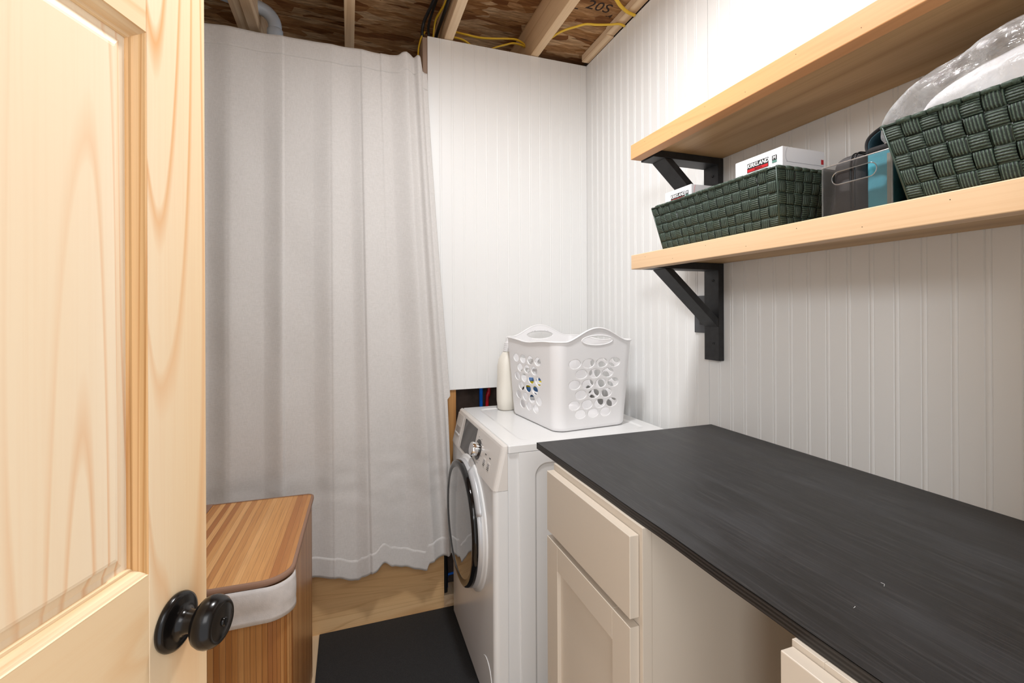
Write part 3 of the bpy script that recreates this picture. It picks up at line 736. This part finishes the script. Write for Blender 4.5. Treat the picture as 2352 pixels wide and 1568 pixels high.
# ================================================================ WHITE LAUNDRY BASKET
def laundry_basket():
    t = thing('laundry_basket', 'white plastic laundry basket with oval holes on top of washing machine', 'basket', (.772,1.592,.8442), math.radians(5.5))
    a0, b0, a1, b1, HR = .146, .178, .163, .205, .300
    rc = .045
    # perimeter of the rim outline, starting mid near side (-y), anticlockwise
    segs = []
    def P(u):  # u in metres along rim outline
        L1 = 2*(a1-rc); L2 = 2*(b1-rc); q = PI*rc/2
        u = (u + L1/2) % (2*L1+2*L2+4*q)
        for k, (L, c) in enumerate(((L1,0),(L2,1),(L1,2),(L2,3))):
            if u < L:
                f = u/L
                return [(-a1+rc+L1*f,-b1),(a1,-b1+rc+L2*f),(a1-rc-L1*f,b1),(-a1,b1-rc-L2*f)][k]
            u -= L
            if u < q:
                an = -PI/2+PI/2*k+u/rc; cx, cy = [(a1-rc,-b1+rc),(a1-rc,b1-rc),(-a1+rc,b1-rc),(-a1+rc,-b1+rc)][k]
                return (cx+rc*math.cos(an), cy+rc*math.sin(an))
            u -= q
    TOT = 4*(a1-rc)+4*(b1-rc)+2*PI*rc
    Lh = TOT/2; cs = {'near':0,'far':Lh,'right':TOT/4,'left':TOT*3/4}
    def du(u, c): return (u-c+TOT/2)%TOT-TOT/2
    def Hh(u):
        h = HR
        for c in (0, Lh):
            d = abs(du(u,c))
            if d < .125: h = HR+.045*(.5+.5*math.cos(PI*d/.125))**.8
        for c in (TOT/4, TOT*3/4):
            d = abs(du(u,c)); h -= .010*math.exp(-(d/.09)**2)
        return h
    holes = []
    zs = [.054,.086,.121,.156,.191,.226]
    for c in (0,Lh):
        for r, z in enumerate(zs):
            for x in ((-.056,0,.055) if r%2 == 0 else (-.0835,-.028,.0275,.082)): holes.append((c+x-.004,z,.0238,.0152))
        holes.append((c,.3035,.062,.0165))
    for c in (TOT/4,TOT*3/4):
        for r, z in enumerate(zs):
            for x in ((-.075,-.015,.045) if r%2 == 0 else (-.105,-.045,.015,.075)):
                holes.append((c+x,z,.0235,.0150))
    NU, NVv = 640, 170
    bm = B(); uv = {}; grid = []
    for j in range(NVv+1):
        row = []
        for i in range(NU):
            u = TOT*i/NU; z = Hh(u)*j/NVv
            v = bm.verts.new((0,0,0)); uv[v] = [u,z]; row.append(v)
        grid.append(row)
    for j in range(NVv):
        for i in range(NU):
            vs = (grid[j][i],grid[j][(i+1)%NU],grid[j+1][(i+1)%NU],grid[j+1][i])
            uc = TOT*(i+.5)/NU; zc = Hh(uc)*(j+.5)/NVv
            if any(((du(uc,h[0]))/h[2])**2+((zc-h[1])/h[3])**2 < 1 for h in holes if abs(zc-h[1]) < .02): continue
            bm.faces.new(vs)
    for v in list(uv):
        if not v.link_faces: bm.verts.remove(v); del uv[v]; continue
        if 0 < len(v.link_faces) < 4 and uv[v][1] > .01:
            best = None
            for h in holes:
                x, z = du(uv[v][0],h[0])/h[2], (uv[v][1]-h[1])/h[3]; r = math.hypot(x,z)
                if abs(r-1) < .3 and (best is None or abs(r-1) < best[0]): best = (abs(r-1), [h[0]+x/r*h[2], h[1]+z/r*h[3]])
            if best: uv[v] = best[1]
    for v, (u, z) in uv.items():
        px, py = P(u); tt = z/HR; kx = lerp(a0,a1,tt)/a1; ky = lerp(b0,b1,tt)/b1
        cf = 1
        if z < .012: s_ = 1-.03*(1-z/.012)**2; kx *= s_; ky *= s_
        v.co = (px*kx, py*ky, z+.001)
    o = obj('basket_wall', bm, 'whiteplastic', t, smooth=True); s = o.modifiers.new('s','SOLIDIFY'); s.thickness = .0032; s.offset = -1
    rim = []
    for i in range(240):
        u = TOT*i/240; px, py = P(u); z = Hh(u); tt = z/HR
        rim.append((px*lerp(a0,a1,tt)/a1, py*lerp(b0,b1,tt)/b1, z+.001))
    obj('rim', tube(B(), rim, .0042, 10, .7, closed=True, upv=(0,0,1)), 'whiteplastic', t, smooth=True)
    obj('base', prism(B(), rrect(-a0*.965,a0*.965,-b0*.965,b0*.965,.04,8), 'z', .0008, .004), 'whiteplastic', t)
    for c in (0,Lh):
        pts = []
        for k in range(48):
            a = 2*PI*k/48; u = c+.062*math.cos(a); z = .3035+.0165*math.sin(a); px, py = P(u); tt = z/HR
            pts.append((px*lerp(a0,a1,tt)/a1, py*lerp(b0,b1,tt)/b1, z+.001))
        obj('handle_rim', tube(B(), pts, .0022, 8, 1, closed=True, upv=(.01,1,.02)), 'whiteplastic', t, smooth=True)
    return t
laundry_basket()

# ---- detergent bottles behind / beside the basket
def loft(bm, secs, n=28, p=2.6):
    """stack of superellipse sections (cx,cy,z,rx,ry)"""
    rings = []
    for cx, cy, z, rx, ry in secs:
        ring = []
        for i in range(n):
            a = 2*PI*i/n; c, s = math.cos(a), math.sin(a)
            ring.append(bm.verts.new((cx+rx*math.copysign(abs(c)**(2/p),c), cy+ry*math.copysign(abs(s)**(2/p),s), z)))
        rings.append(ring)
    for a, b in zip(rings, rings[1:]):
        for i in range(n): bm.faces.new((a[i],a[(i+1)%n],b[(i+1)%n],b[i]))
    bm.faces.new(rings[0][::-1]); bm.faces.new(rings[-1]); bmesh.ops.recalc_face_normals(bm, faces=bm.faces)
    return bm
jb = thing('detergent_bottle', 'cream detergent bottle with ribbed cap standing left of laundry basket', 'bottle', (.626,1.826,.8442), math.radians(200))
jb.scale = (1.1,1.1,1.04)
bd = obj('bottle_body', loft(B(), [(0,0,0,.040,.026),(0,0,.006,.046,.031),(0,0,.04,.050,.034),(0,0,.08,.050,.034),(0,0,.13,.046,.033),(0,0,.175,.046,.033),(0,0,.20,.040,.030),(0,0,.225,.024,.022),(0,0,.232,.018,.018)], 36), 'creamplastic', jb, smooth=True)
obj('bottle_grip', tube(B(), smoothpath([(-.040,0,.17),(-.053,0,.14),(-.056,0,.10),(-.052,0,.06)],8), .009, 12, 1.2), 'creamplastic', jb, smooth=True)
cp = []
for k in range(5): cp += [(.0225-.0012*k,.230+k*.0075),(.0225-.0012*k,.2345+k*.0075),(.0195-.0012*k,.2355+k*.0075)]
obj('cap', lathe(B(), cp+[(.013,.270),(.012,.284),(.008,.288),(0,.288)], 32), 'whiteplastic', jb, smooth=False)
d2 = thing('detergent_bottle', 'white bottle with blue and yellow label glimpsed through basket holes', 'bottle', (.752,1.848,.8442), math.radians(8))
obj('bottle_body', loft(B(), [(0,0,0,.040,.026),(0,0,.006,.045,.03),(0,0,.15,.045,.03),(0,0,.18,.03,.024),(0,0,.19,.016,.016)], 32), 'whiteplastic', d2, smooth=True)
lb = obj('label', loft(B(), [(0,0,.045,.0462,.0312),(0,0,.125,.0462,.0312)], 32), 'labelblue', d2, smooth=True)
obj('label_patch', loft(B(), [(0,0,.085,.0468,.0318),(0,0,.110,.0468,.0318)], 32), 'labelyellow', lb, smooth=True)
obj('cap', lathe(B(), [(.018,.188),(.018,.215),(.014,.218),(0,.218)], 28), 'whiteplastic', d2)

# ================================================================ COUNTER AND CABINETS
ct = thing('countertop', 'black-stained plywood countertop resting on cream base cabinets', 'countertop', (.766,.55,.879))
def wob(y): return .0012*noise.noise(Vector((0,y*9,0)))
ys = [1.157-(1.157+.055)*k/60 for k in range(61)]
bm = B(); xl, xr = .474-.766, XR-.0007-.766
TT = [[bm.verts.new((x+(wob(y) if x == xl else 0), y-.55, z)) for y in ys] for x in (xl,xr) for z in (.0002,.0165)]
a, b, c, d = TT
for i in range(60):
    bm.faces.new((b[i],b[i+1],d[i+1],d[i])); bm.faces.new((a[i+1],a[i],c[i],c[i+1])); bm.faces.new((c[i],d[i],d[i+1],c[i+1]))
bmesh.ops.recalc_face_normals(bm, faces=bm.faces)
obj('top', bm, 'counter', ct)
bm = B(); 
for i in range(60): bm.faces.new([bm.verts.new((xl-.0004+wob(y), y-.55, z)) for y, z in ((ys[i],.0004),(ys[i],.0160),(ys[i+1],.0160),(ys[i+1],.0004))])
bm.faces.new([bm.verts.new(p) for p in ((xl,.6074,.0004),(xr,.6074,.0004),(xr,.6074,.0162),(xl,.6074,.0162))])
bmesh.ops.remove_doubles(bm, verts=bm.verts, dist=1e-5)
obj('plywood_edge', bm, 'plyedge', ct)
# lint specks
for k, (x, y, L, a) in enumerate(((.640,.402,.011,.5),(.560,.385,.006,.1))):
    obj('lint', tube(B(), [(x-.766,y-.55,.0172),(x-.766+L*.5*math.cos(a),y-.55+L*.5*math.sin(a),.0176),(x-.766+L*math.cos(a+.6),y-.55+L*math.sin(a+.2),.0172)], .00018, 5), 'linen_in', ct)

def cabinet(y0, y1, label, ztop=.864):
    t = thing('base_cabinet', label, 'cabinet', (.468,y0,0), 0, None)
    wd_ = y1-y0
    bm = B(); box(bm, .019,.585,0,.014,.10,.8785); box(bm, .019,.585,wd_-.014,wd_,.10,.8785); box(bm, .570,.585,.014,wd_-.014,.10,.8785); box(bm,.019,.57,.014,wd_-.014,.10,.115)
    obj('carcass', bm, 'cab', t)
    bm = B(); box(bm, 0,.0188,0,.038,.10,.8785); box(bm,0,.0188,wd_-.038,wd_,.10,.8785); box(bm,0,.0188,.038,wd_-.038,.84,.8785); box(bm,0,.0188,.038,wd_-.038,.69,.74); box(bm,0,.0188,.038,wd_-.038,.10,.135)
    obj('face_frame', bm, 'cab', t, bevel=.0006)
    obj('toe_kick', box(B(), .06,.075,0,wd_,0,.0995), 'cab', t)
    obj('drawer', box(B(), -.0195,-.0008,.009,wd_-.002,.7225,ztop), 'cab', t, bevel=.0012)
    ya, yb = .009, wd_-.002; za, zb = .112, .708; r = .057
    dr = obj('door', box(B(), -.0105,-.0070,ya+r-.004,yb-r+.004,za+r-.004,zb-r+.004), 'cab', t)
    for q in ((ya,ya+r,za,zb),(yb-r,yb,za,zb)): obj('door_stile', box(B(), -.0195,-.0008,q[0],q[1],q[2],q[3]), 'cab', dr, bevel=.0008)
    for q in ((za,za+r),(zb-r,zb)): obj('door_rail', box(B(), -.0194,-.0009,ya+r+.0002,yb-r-.0002,q[0],q[1]), 'cab', dr, bevel=.0008)
    return t
cabinet(.672, 1.033, 'cream base cabinet beside the washing machine, with drawer over framed door')
cabinet(-.02, .390, 'cream base cabinet at the bottom edge, nearest to the viewer under countertop', .872)

# ================================================================ SHELVES AND BRACKETS
XF, YE = .772, 1.158
def shelf(zf0, zf1, zp, face, label):
    t = thing('wall_shelf', label, 'shelf', (.915,.55,zf0))
    obj('front_board', box(B(), XF-.915,XF+.034-.915,-.60,YE-.55,0,zf1-zf0), face, t, bevel=.0015)
    obj('deck', box(B(), XF+.0345-.915,XR-.001-.915,-.60,YE-.55-.001,zp-zf0,zf1-zf0-.0005), 'shelf_ply', t, bevel=.0008)
    for k in range(9):
        y = 1.09-k*.115; z = (zf1-zf0)*(.3 if k%2 else .72)
        obj('nail_head', lathe(B(), [(0,.0003),(.0006,.0003),(.0007,0)], 8, Matrix.Translation((XF-.915,y-.55,z)) @ Matrix.Rotation(-PI/2,4,'Y')), 'stencil', t)
    return t
shelf(1.367, 1.408, 1.388, 'shelf_face', 'lower pine wall shelf carrying baskets and a clear bin')
shelf(1.684, 1.726, 1.702, 'shelf_face2', 'upper orange-toned pine wall shelf, empty on top')
def bracket(zt, label):
    t = thing('shelf_bracket', label, 'bracket', (1.057,1.132,zt))
    y0, y1 = -.030, .030
    obj('wall_leg', box(B(), -.0195,-.0003,y0,y1,-.291,-.0005), 'blackwood', t, bevel=.0012)
    obj('top_arm', box(B(), -.247,-.0197,y0,y1,-.0200,-.0005), 'blackwood', t, bevel=.0012)
    # diagonal brace
    A = Vector((-.182,0,-.0205)); Bq = Vector((-.0200,0,-.190)); d = (Bq-A).normalized(); nn = Vector((-d.z,0,d.x))
    if nn.z > 0: nn = -nn
    th = .019
    pts = [(A.x,A.z),( -.0200-0.0, Bq.z+ .026),(-.0200,Bq.z),(A.x-.027,A.z)]
    obj('brace', prism(B(), pts, 'y', y0+.001, y1-.001), 'blackwood', t, bevel=.0012)
    for x, z in ((-.0200,-.05),(-.0200,-.24)):
        obj('screw_head', lathe(B(), [(0,.0006),(.002,.0002),(.0036,.0012),(.0040,0)], 16, Matrix.Translation((x+.0005,-.008,z)) @ Matrix.Rotation(-PI/2,4,'Y')), 'blackplastic', t)
    return t
bracket(1.3878, 'black-stained wooden bracket holding up the lower shelf')
bracket(1.7015, 'black-stained wooden bracket under the upper shelf, partly behind glove box')

ot = thing('wall_outlet', 'dark grey outlet plate on the wall behind the lower bracket', 'outlet', (XR,1.183,1.236))
obj('plate', box(B(), -.006,-.0008,-.040,.040,-.0585,.0585), 'outlet', ot, bevel=.0015)
for z in (-.02,.02): obj('socket', box(B(), -.0075,-.0055,-.016,.016,z-.013,z+.013), 'blackplastic', ot, bevel=.002)

# ================================================================ WOVEN BASKETS
def woven_basket(label, loc, cols=17, ecols=7):
    t = thing('woven_basket', label, 'basket', loc, 0, None)
    # local: x from front (0) to wall, y along shelf
    Lt, Lb, Dt, Db, Hh = .400, .346, .175, .130, .121
    rowsN = 5
    def wall(name, A0, A1, B0, B1, nc, outn):
        """A0,A1 bottom corners; B0,B1 top corners; outn outward normal"""
        bm = B(); uvl = bm.loops.layers.uv.new('UVMap'); n = 5
        for i in range(nc):
            for j in range(rowsN):
                vert = (i+j)%2 == 0
                jit = random.uniform(-.0006,.0006)
                g = 0.03
                u0, u1 = (i+g)/nc, (i+1-g)/nc; v0, v1 = (j+g)/rowsN, (j+1-g)/rowsN
                if vert: v0 = max(0,(j-.10)/rowsN); v1 = min(1,(j+1.10)/rowsN)
                else: u0 = max(0,(i-.10)/nc); u1 = min(1,(i+1.10)/nc)
                vs = {}
                for a in range(n+1):
                    for b in range(n+1):
                        u = lerp(u0,u1,a/n); v = lerp(v0,v1,b/n)
                        p = (Vector(A0).lerp(Vector(A1),u)).lerp(Vector(B0).lerp(Vector(B1),u), v)
                        f = b/n if vert else a/n
                        h = .0042*math.sin(PI*f)**.7-.0012+jit
                        e = a/n if vert else b/n
                        h -= .0012*(2*e-1)**4
                        vs[a,b] = bm.verts.new(p+Vector(outn)*h)
                for a in range(n):
                    for b in range(n):
                        f = bm.faces.new((vs[a,b],vs[a+1,b],vs[a+1,b+1],vs[a,b+1]))
                        for lp, (aa,bb) in zip(f.loops, ((a,b),(a+1,b),(a+1,b+1),(a,b+1))):
                            lp[uvl].uv = ((bb/n+i*.37, aa/n+j*.7) if vert else (aa/n+j*.37, bb/n+i*.7))
        o = obj(name, bm, 'webbing', t, smooth=True); s = o.modifiers.new('s','SOLIDIFY'); s.thickness = .0016; s.offset = -1
        return o
    dx0, dx1 = (Dt-Db)/2, Dt-(Dt-Db)/2; yb0, yb1 = .012, .377; z0, z1 = .004, Hh
    F0, F1 = (dx0,yb1,z0), (dx0,yb0,z0); G0, G1 = (0,Lt,z1), (0,0,z1)
    R0, R1 = (dx1,yb0,z0), (dx1,yb1,z0); Q0, Q1 = (Dt,0,z1), (Dt,Lt,z1)
    wall('woven_side', F0, F1, G0, G1, cols, (-.98,0,-.17))
    wall('woven_side', R0, R1, Q0, Q1, cols, (.98,0,-.17))
    wall('woven_end', (dx0,yb0,z0),(dx1,yb0,z0),(0,0,z1),(Dt,0,z1), ecols, (0,-.97,-.25))
    wall('woven_end', (dx1,yb1,z0),(dx0,yb1,z0),(Dt,Lt,z1),(0,Lt,z1), ecols, (0,.97,-.25))
    obj('bottom', box(B(), dx0,dx1,yb0,yb1,.001,.004), 'webbing', t)
    # wrapped rim: separate loops of strap over a wire
    rim = []
    cs = [(0,0),(0,Lt),(Dt,Lt),(Dt,0)]
    bm = B()
    for k in range(4):
        a = Vector((*cs[k],z1)); b = Vector((*cs[(k+1)%4],z1)); L = (b-a).length; m = max(6,int(L/.0195))
        for i in range(m):
            f0 = (i+.06)/m; f1 = (i+.94)/m
            if L > .3 and (i in (0,m-1)): continue
            rr = .0048+random.uniform(-.0006,.0006)
            p0 = a.lerp(b,f0)+Vector((0,0,.001)); p1 = a.lerp(b,f1)+Vector((0,0,.001))
            tube(bm, [p0,p0.lerp(p1,.5)+Vector((0,0,.0006)),p1], rr, 10, .8, upv=(0,0,1))
    obj('rim_wrap', bm, 'webrim', t, smooth=True)
    bm = B(); top = [Vector((*c,z1+.001)) for c in cs]; bot = [Vector(p) for p in ((dx0,yb0,z0),(dx0,yb1,z0),(dx1,yb1,z0),(dx1,yb0,z0))]
    for k in range(4):
        tube(bm, [top[k],top[(k+1)%4]], .0018, 8); tube(bm, [bot[k],bot[(k+1)%4]], .0018, 8)
        tube(bm, [top[k],bot[k]], .0017, 8)
    obj('wire_frame', bm, 'wire', t, smooth=True)
    return t
woven_basket('green woven strap basket at left end of lower shelf, holding two cartons', (.797,.694,1.409))
woven_basket('green woven strap basket at right edge of photo, holding plastic bag', (.786,.093,1.409))

# ================================================================ CARTONS
def carton(label, loc, w_, d_, h_, msize, line, rot=0.0):
    """front face looks towards -X, width along Y"""
    t = thing('glove_box', label, 'box', loc, rot)
    obj('carton', box(B(), 0,d_,0,w_,0,h_), 'card', t, bevel=.0008)
    # front-face frame: text x' -> -Y, y' -> Z ; normal -X
    def F(y, z, out=.0003): return frame((-out,y,z),(0,-1,0),(0,0,1))
    lg = obj('logo', box(B(), -.0275,.0275,-.0098,.0098,0,.0002, F(w_*.50,h_-.0215)), 'ink', t)
    text('logo_lettering', 'KIRKLAND', .0116, 'whiteink', lg, F(w_*.50,h_-.0178,.0006), shear=.2, bold=.0003, squash=.98, depth=.0001)
    obj('logo_stripe', box(B(), -.0265,.0265,-.0090,-.0028,0,.0001, F(w_*.50,h_-.0215,.0006)), 'redink', lg)
    text('stripe_lettering', 'Signature', .0052, 'stripeink', lg, F(w_*.49,h_-.0272,.0009), shear=.35, depth=.0001)
    sz = obj('size_mark', box(B(), -.0055,.0055,-.002,.008,0,.0003, F(w_*.155,h_-.021)), 'ink', t)
    text('size_lettering', 'M', .0095, 'whiteink', sz, F(w_*.155,h_-.018,.0006), bold=.0003, depth=.0001)
    obj('size_stripe', box(B(), -.0055,.0055,-.0072,-.0022,0,.0003, F(w_*.155,h_-.021)), 'greenink', sz)
    lp = rrect(-.036,.036,-.020,.0075,.006,5); li = rrect(-.035,.035,-.019,.0065,.005,5)
    bm = B(); m_ = F(w_*.50,h_-.0415); a = [bm.verts.new(m_ @ Vector((p[0],p[1],0))) for p in lp]; b = [bm.verts.new(m_ @ Vector((p[0],p[1],0))) for p in li]
    for i in range(len(lp)): bm.faces.new((a[i],a[(i+1)%len(lp)],b[(i+1)%len(lp)],b[i]))
    obj('name_frame', bm, 'greyink', t)
    nb = obj('name_band', box(B(), -.0325,.0325,-.0045,.0045,0,.0003, F(w_*.50,h_-.0410)), 'greenink', t)
    text('name_lettering', 'NITRILE EXAM', .0088, 'whiteink', nb, F(w_*.50,h_-.0411,.0007), bold=.0002, depth=.0001)
    # perforation outline on the near end (faces -Y)
    pts = [(.012,0,h_-.002),(.009,0,h_-.012),(.0085,0,h_-.022),(.012,0,h_-.029),(.02,0,h_-.0305),(d_-.004,0,h_-.0305)]
    obj('perforation', tube(B(), [(p[0],-.0003,p[2]) for p in smoothpath(pts,6)], .0003, 5), line, t)
    return t
c1 = carton('white glove carton standing tall at near end of green basket, beside clear bin', (.832,.7095,1.4135), .122, .118, .1675, 1, 'greyink')
obj('red_mark', box(B(), .108,.1145,-.0006,.0002,.140,.150), 'redink', c1)
carton('white glove carton at the far end of green basket, below the upper bracket', (.8235,.966,1.4135), .104, .105, .1565, 1, 'redink')

# ================================================================ CLEAR BIN, POUCHES
bn = thing('clear_bin', 'clear acrylic bin with slotted handle between two green baskets', 'bin', (.828,.505,1.4088))
def slab_with_slot(bm, y0, y1, z0, z1, x0, x1, sy, sz, sh, sr):
    """upright plate at x0..x1 with a pill slot"""
    slot = rrect(sy-sh, sy+sh, sz-sr, sz+sr, sr*.999, 8); n = len(slot)
    cy, cz = sy, sz
    def pr(p):
        dx, dz = p[0]-cy, p[1]-cz; s = min((y1-cy if dx>0 else cy-y0)/max(abs(dx),1e-6),(z1-cz if dz>0 else cz-z0)/max(abs(dz),1e-6)); return (cy+dx*s, cz+dz*s)
    out = [pr(p) for p in slot]
    for cq in ((y1,z1),(y0,z1),(y0,z0),(y1,z0)):   # snap nearest to corners
        k = min(range(n), key=lambda i: (out[i][0]-cq[0])**2+(out[i][1]-cq[1])**2); out[k] = cq
    V = {}
    for nm, L, x in (('a',out,x0),('b',slot,x0),('c',slot,x1),('d',out,x1)): V[nm] = [bm.verts.new((x,p[0],p[1])) for p in L]
    for i in range(n):
        j = (i+1)%n
        for p, q in (('a','b'),('b','c'),('c','d'),('d','a')): bm.faces.new((V[p][i],V[p][j],V[q][j],V[q][i]))
    bmesh.ops.recalc_face_normals(bm, faces=bm.faces); return bm
BW, BD, BH = .119, .19, .100
obj('front_wall', slab_with_slot(B(), 0, BW, .0, BH, 0, .0025, BW/2+.003, .075, .038, .0115), 'acrylic', bn)
bm = B(); box(bm, .0026,BD,0,.0025,0,BH); box(bm, .0026,BD,BW-.0025,BW,0,BH); box(bm, BD,BD+.0025,0,BW,0,BH); box(bm,.0026,BD,.0026,BW-.0026,0,.0025)
obj('tray', bm, 'acrylic', bn)
obj('rim_edge', tube(B(), [(.0012,0,BH),(.0012,BW,BH),(BD,BW,BH),(BD,0,BH)], .0013, 6, closed=True), 'acrylic_edge', bn)
sl = [( .0012, BW/2+.003+p[0], .075+p[1]) for p in rrect(-.038,.038,-.0115,.0115,.0114,8)]
obj('slot_edge', tube(B(), sl, .0009, 6, closed=True, upv=(1,0,0)), 'acrylic_edge', bn)
obj('corner_edge', tube(B(), [(.0012,BW-.001,.002),(.0012,BW-.001,BH)], .0012, 6), 'acrylic_edge', bn)
obj('corner_edge', tube(B(), [(.0012,.001,.002),(.0012,.001,BH)], .0012, 6), 'acrylic_edge', bn)

po = thing('zip_pouch', 'dark grey zippered pouch standing in left half of clear bin', 'pouch', (.838,.561,1.4125))
def softbox(bm, x0,x1,y0,y1,z0,z1, r, seg=8, p=4.0, sag=0.0):
    cx, cy = (x0+x1)/2,(y0+y1)/2; rx, ry = (x1-x0)/2,(y1-y0)/2; secs = []
    for k in range(seg+1): a = PI/2*k/seg; secs.append((cx,cy,z0+r*(1-math.cos(a))*1.0 if False else z0+r*(1-math.cos(a)),rx-r*(1-math.sin(a)),ry-r*(1-math.sin(a))))
    for k in range(seg+1): a = PI/2*k/seg; secs.append((cx,cy,z1-r+r*math.sin(a),rx-r*(1-math.cos(a)),ry-r*(1-math.cos(a))))
    return loft(bm, secs, 40, p)
obj('pouch_body', softbox(B(), 0,.130,0,.056,0,.113,.022), 'pouch', po, smooth=True)
for q in (.010,.017):
    zp = [(-.0008,q,.012),(-.001,q,.060),(-.0005,q,.095),(.008,q,.110),(.028,q,.1138),(.10,q,.1138)]
    obj('zipper', tube(B(), smoothpath(zp,6), .0013, 6), 'blackcable', po, smooth=True)
tc_ = thing('fabric_case', 'teal fabric case with black trim and carry loop in clear bin', 'case', (.842,.510,1.4125))
obj('case_body', softbox(B(), 0,.125,0,.046,0,.106,.008,6,9.0), 'teal', tc_, smooth=True)
obj('case_trim', softbox(B(), -.001,.127,-.0010,.047,.100,.112,.005,6,9.0), 'trimfab', tc_, smooth=True)
obj('grey_band', box(B(), -.0012,.01,.0045,.0115,.004,.094), plain('grey_webbing_band', srgb(150,150,142), .8), tc_, bevel=.001)
lo = smoothpath([(.03,.048,.100),(.03,.053,.120),(.03,.048,.134),(.03,.030,.144),(.03,.010,.147),(.03,-.006,.140)],8)
obj('carry_loop', tube(B(), lo, .0045, 12, 4.5, upv=(1,0,0)), 'trimfab', tc_, smooth=True)
obj('loop_lining', tube(B(), [p-(p-Vector((.03,.018,.10)))*.12 for p in lo], .003, 10, 6.2, upv=(1,0,0)), plain('dark_teal_lining', srgb(10,48,60), .8), tc_, smooth=True)

# ================================================================ PLASTIC BAG
bg = thing('plastic_bag', 'clear crinkled plastic bag of white linens in green basket at right edge', 'bag', (.875,.295,1.415))
def blob(rx, ry, h0, h1, prof, nz, amp, seed, sub=(64,26)):
    bm = B(); nu, nv = sub; rows = []
    for j in range(nv+1):
        f = j/nv; row = []
        for i in range(nu):
            a = 2*PI*i/nu; c, s = math.cos(a), math.sin(a); p = 4.5
            r = prof(f)
            x = rx*math.copysign(abs(c)**(2/p),c)*r; y = ry*math.copysign(abs(s)**(2/p),s)*r
            top = h1(y)
            top += x*.35
            z = lerp(h0, top, math.sin(f*PI/2)**.9)
            q = Vector((x*nz+seed, y*nz, z*nz)); d = noise.noise(q)+.5*abs(noise.noise(q*2.3))
            n_ = Vector((x/rx,y/ry,.8*f)).normalized(); w_ = n_*d*amp*min(1,f*3)
            row.append(bm.verts.new((x+w_.x,y+w_.y,z+w_.z)))
        rows.append(row)
    for a, b in zip(rows, rows[1:]):
        for i in range(nu): bm.faces.new((a[i],a[(i+1)%nu],b[(i+1)%nu],b[i]))
    bm.faces.new(rows[-1]); bm.faces.new(rows[0][::-1])
    return bm
def hl(y):
    return .188+.008*math.sin((-y+.1)*9) if y < .10 else .188-.30*(y-.10)-3.0*max(0,y-.15)**1.5
def hf(y):
    return .226+.005*math.sin(y*40) if y < .08 else .226-.28*(y-.08)-9*max(0,y-.19)**1.6
obj('linens', blob(.062,.194,.055,hl, lambda f: (.80+.2*min(1,f*2.5))*(1-f**6*.7), 14, .006, 2), 'linen_in', bg, smooth=True)
obj('film', blob(.076,.232,.116,hf, lambda f: (.94+.08*math.sin(PI*f))*(1-f**6*.55), 22, .008, 8, (110,40)), 'bag', bg, smooth=False)

# repeats share a group
GROUPS = {'ceiling_joist':'open ceiling joists','yellow_cable':'yellow cables in the open ceiling','black_cable':'black cables in the open ceiling',
          'wall_shelf':'pine shelves on the right wall','shelf_bracket':'black brackets under the shelves','woven_basket':'green woven baskets on the lower shelf',
          'glove_box':'white cartons in the green basket','base_cabinet':'cream base cabinets','detergent_bottle':'bottles on the washing machine','water_pipe':'water pipes behind the washing machine'}
for o in bpy.data.objects:
    if o.parent is None and 'label' in o:
        k = o.name.split('.')[0]
        if k in GROUPS: o['group'] = GROUPS[k]
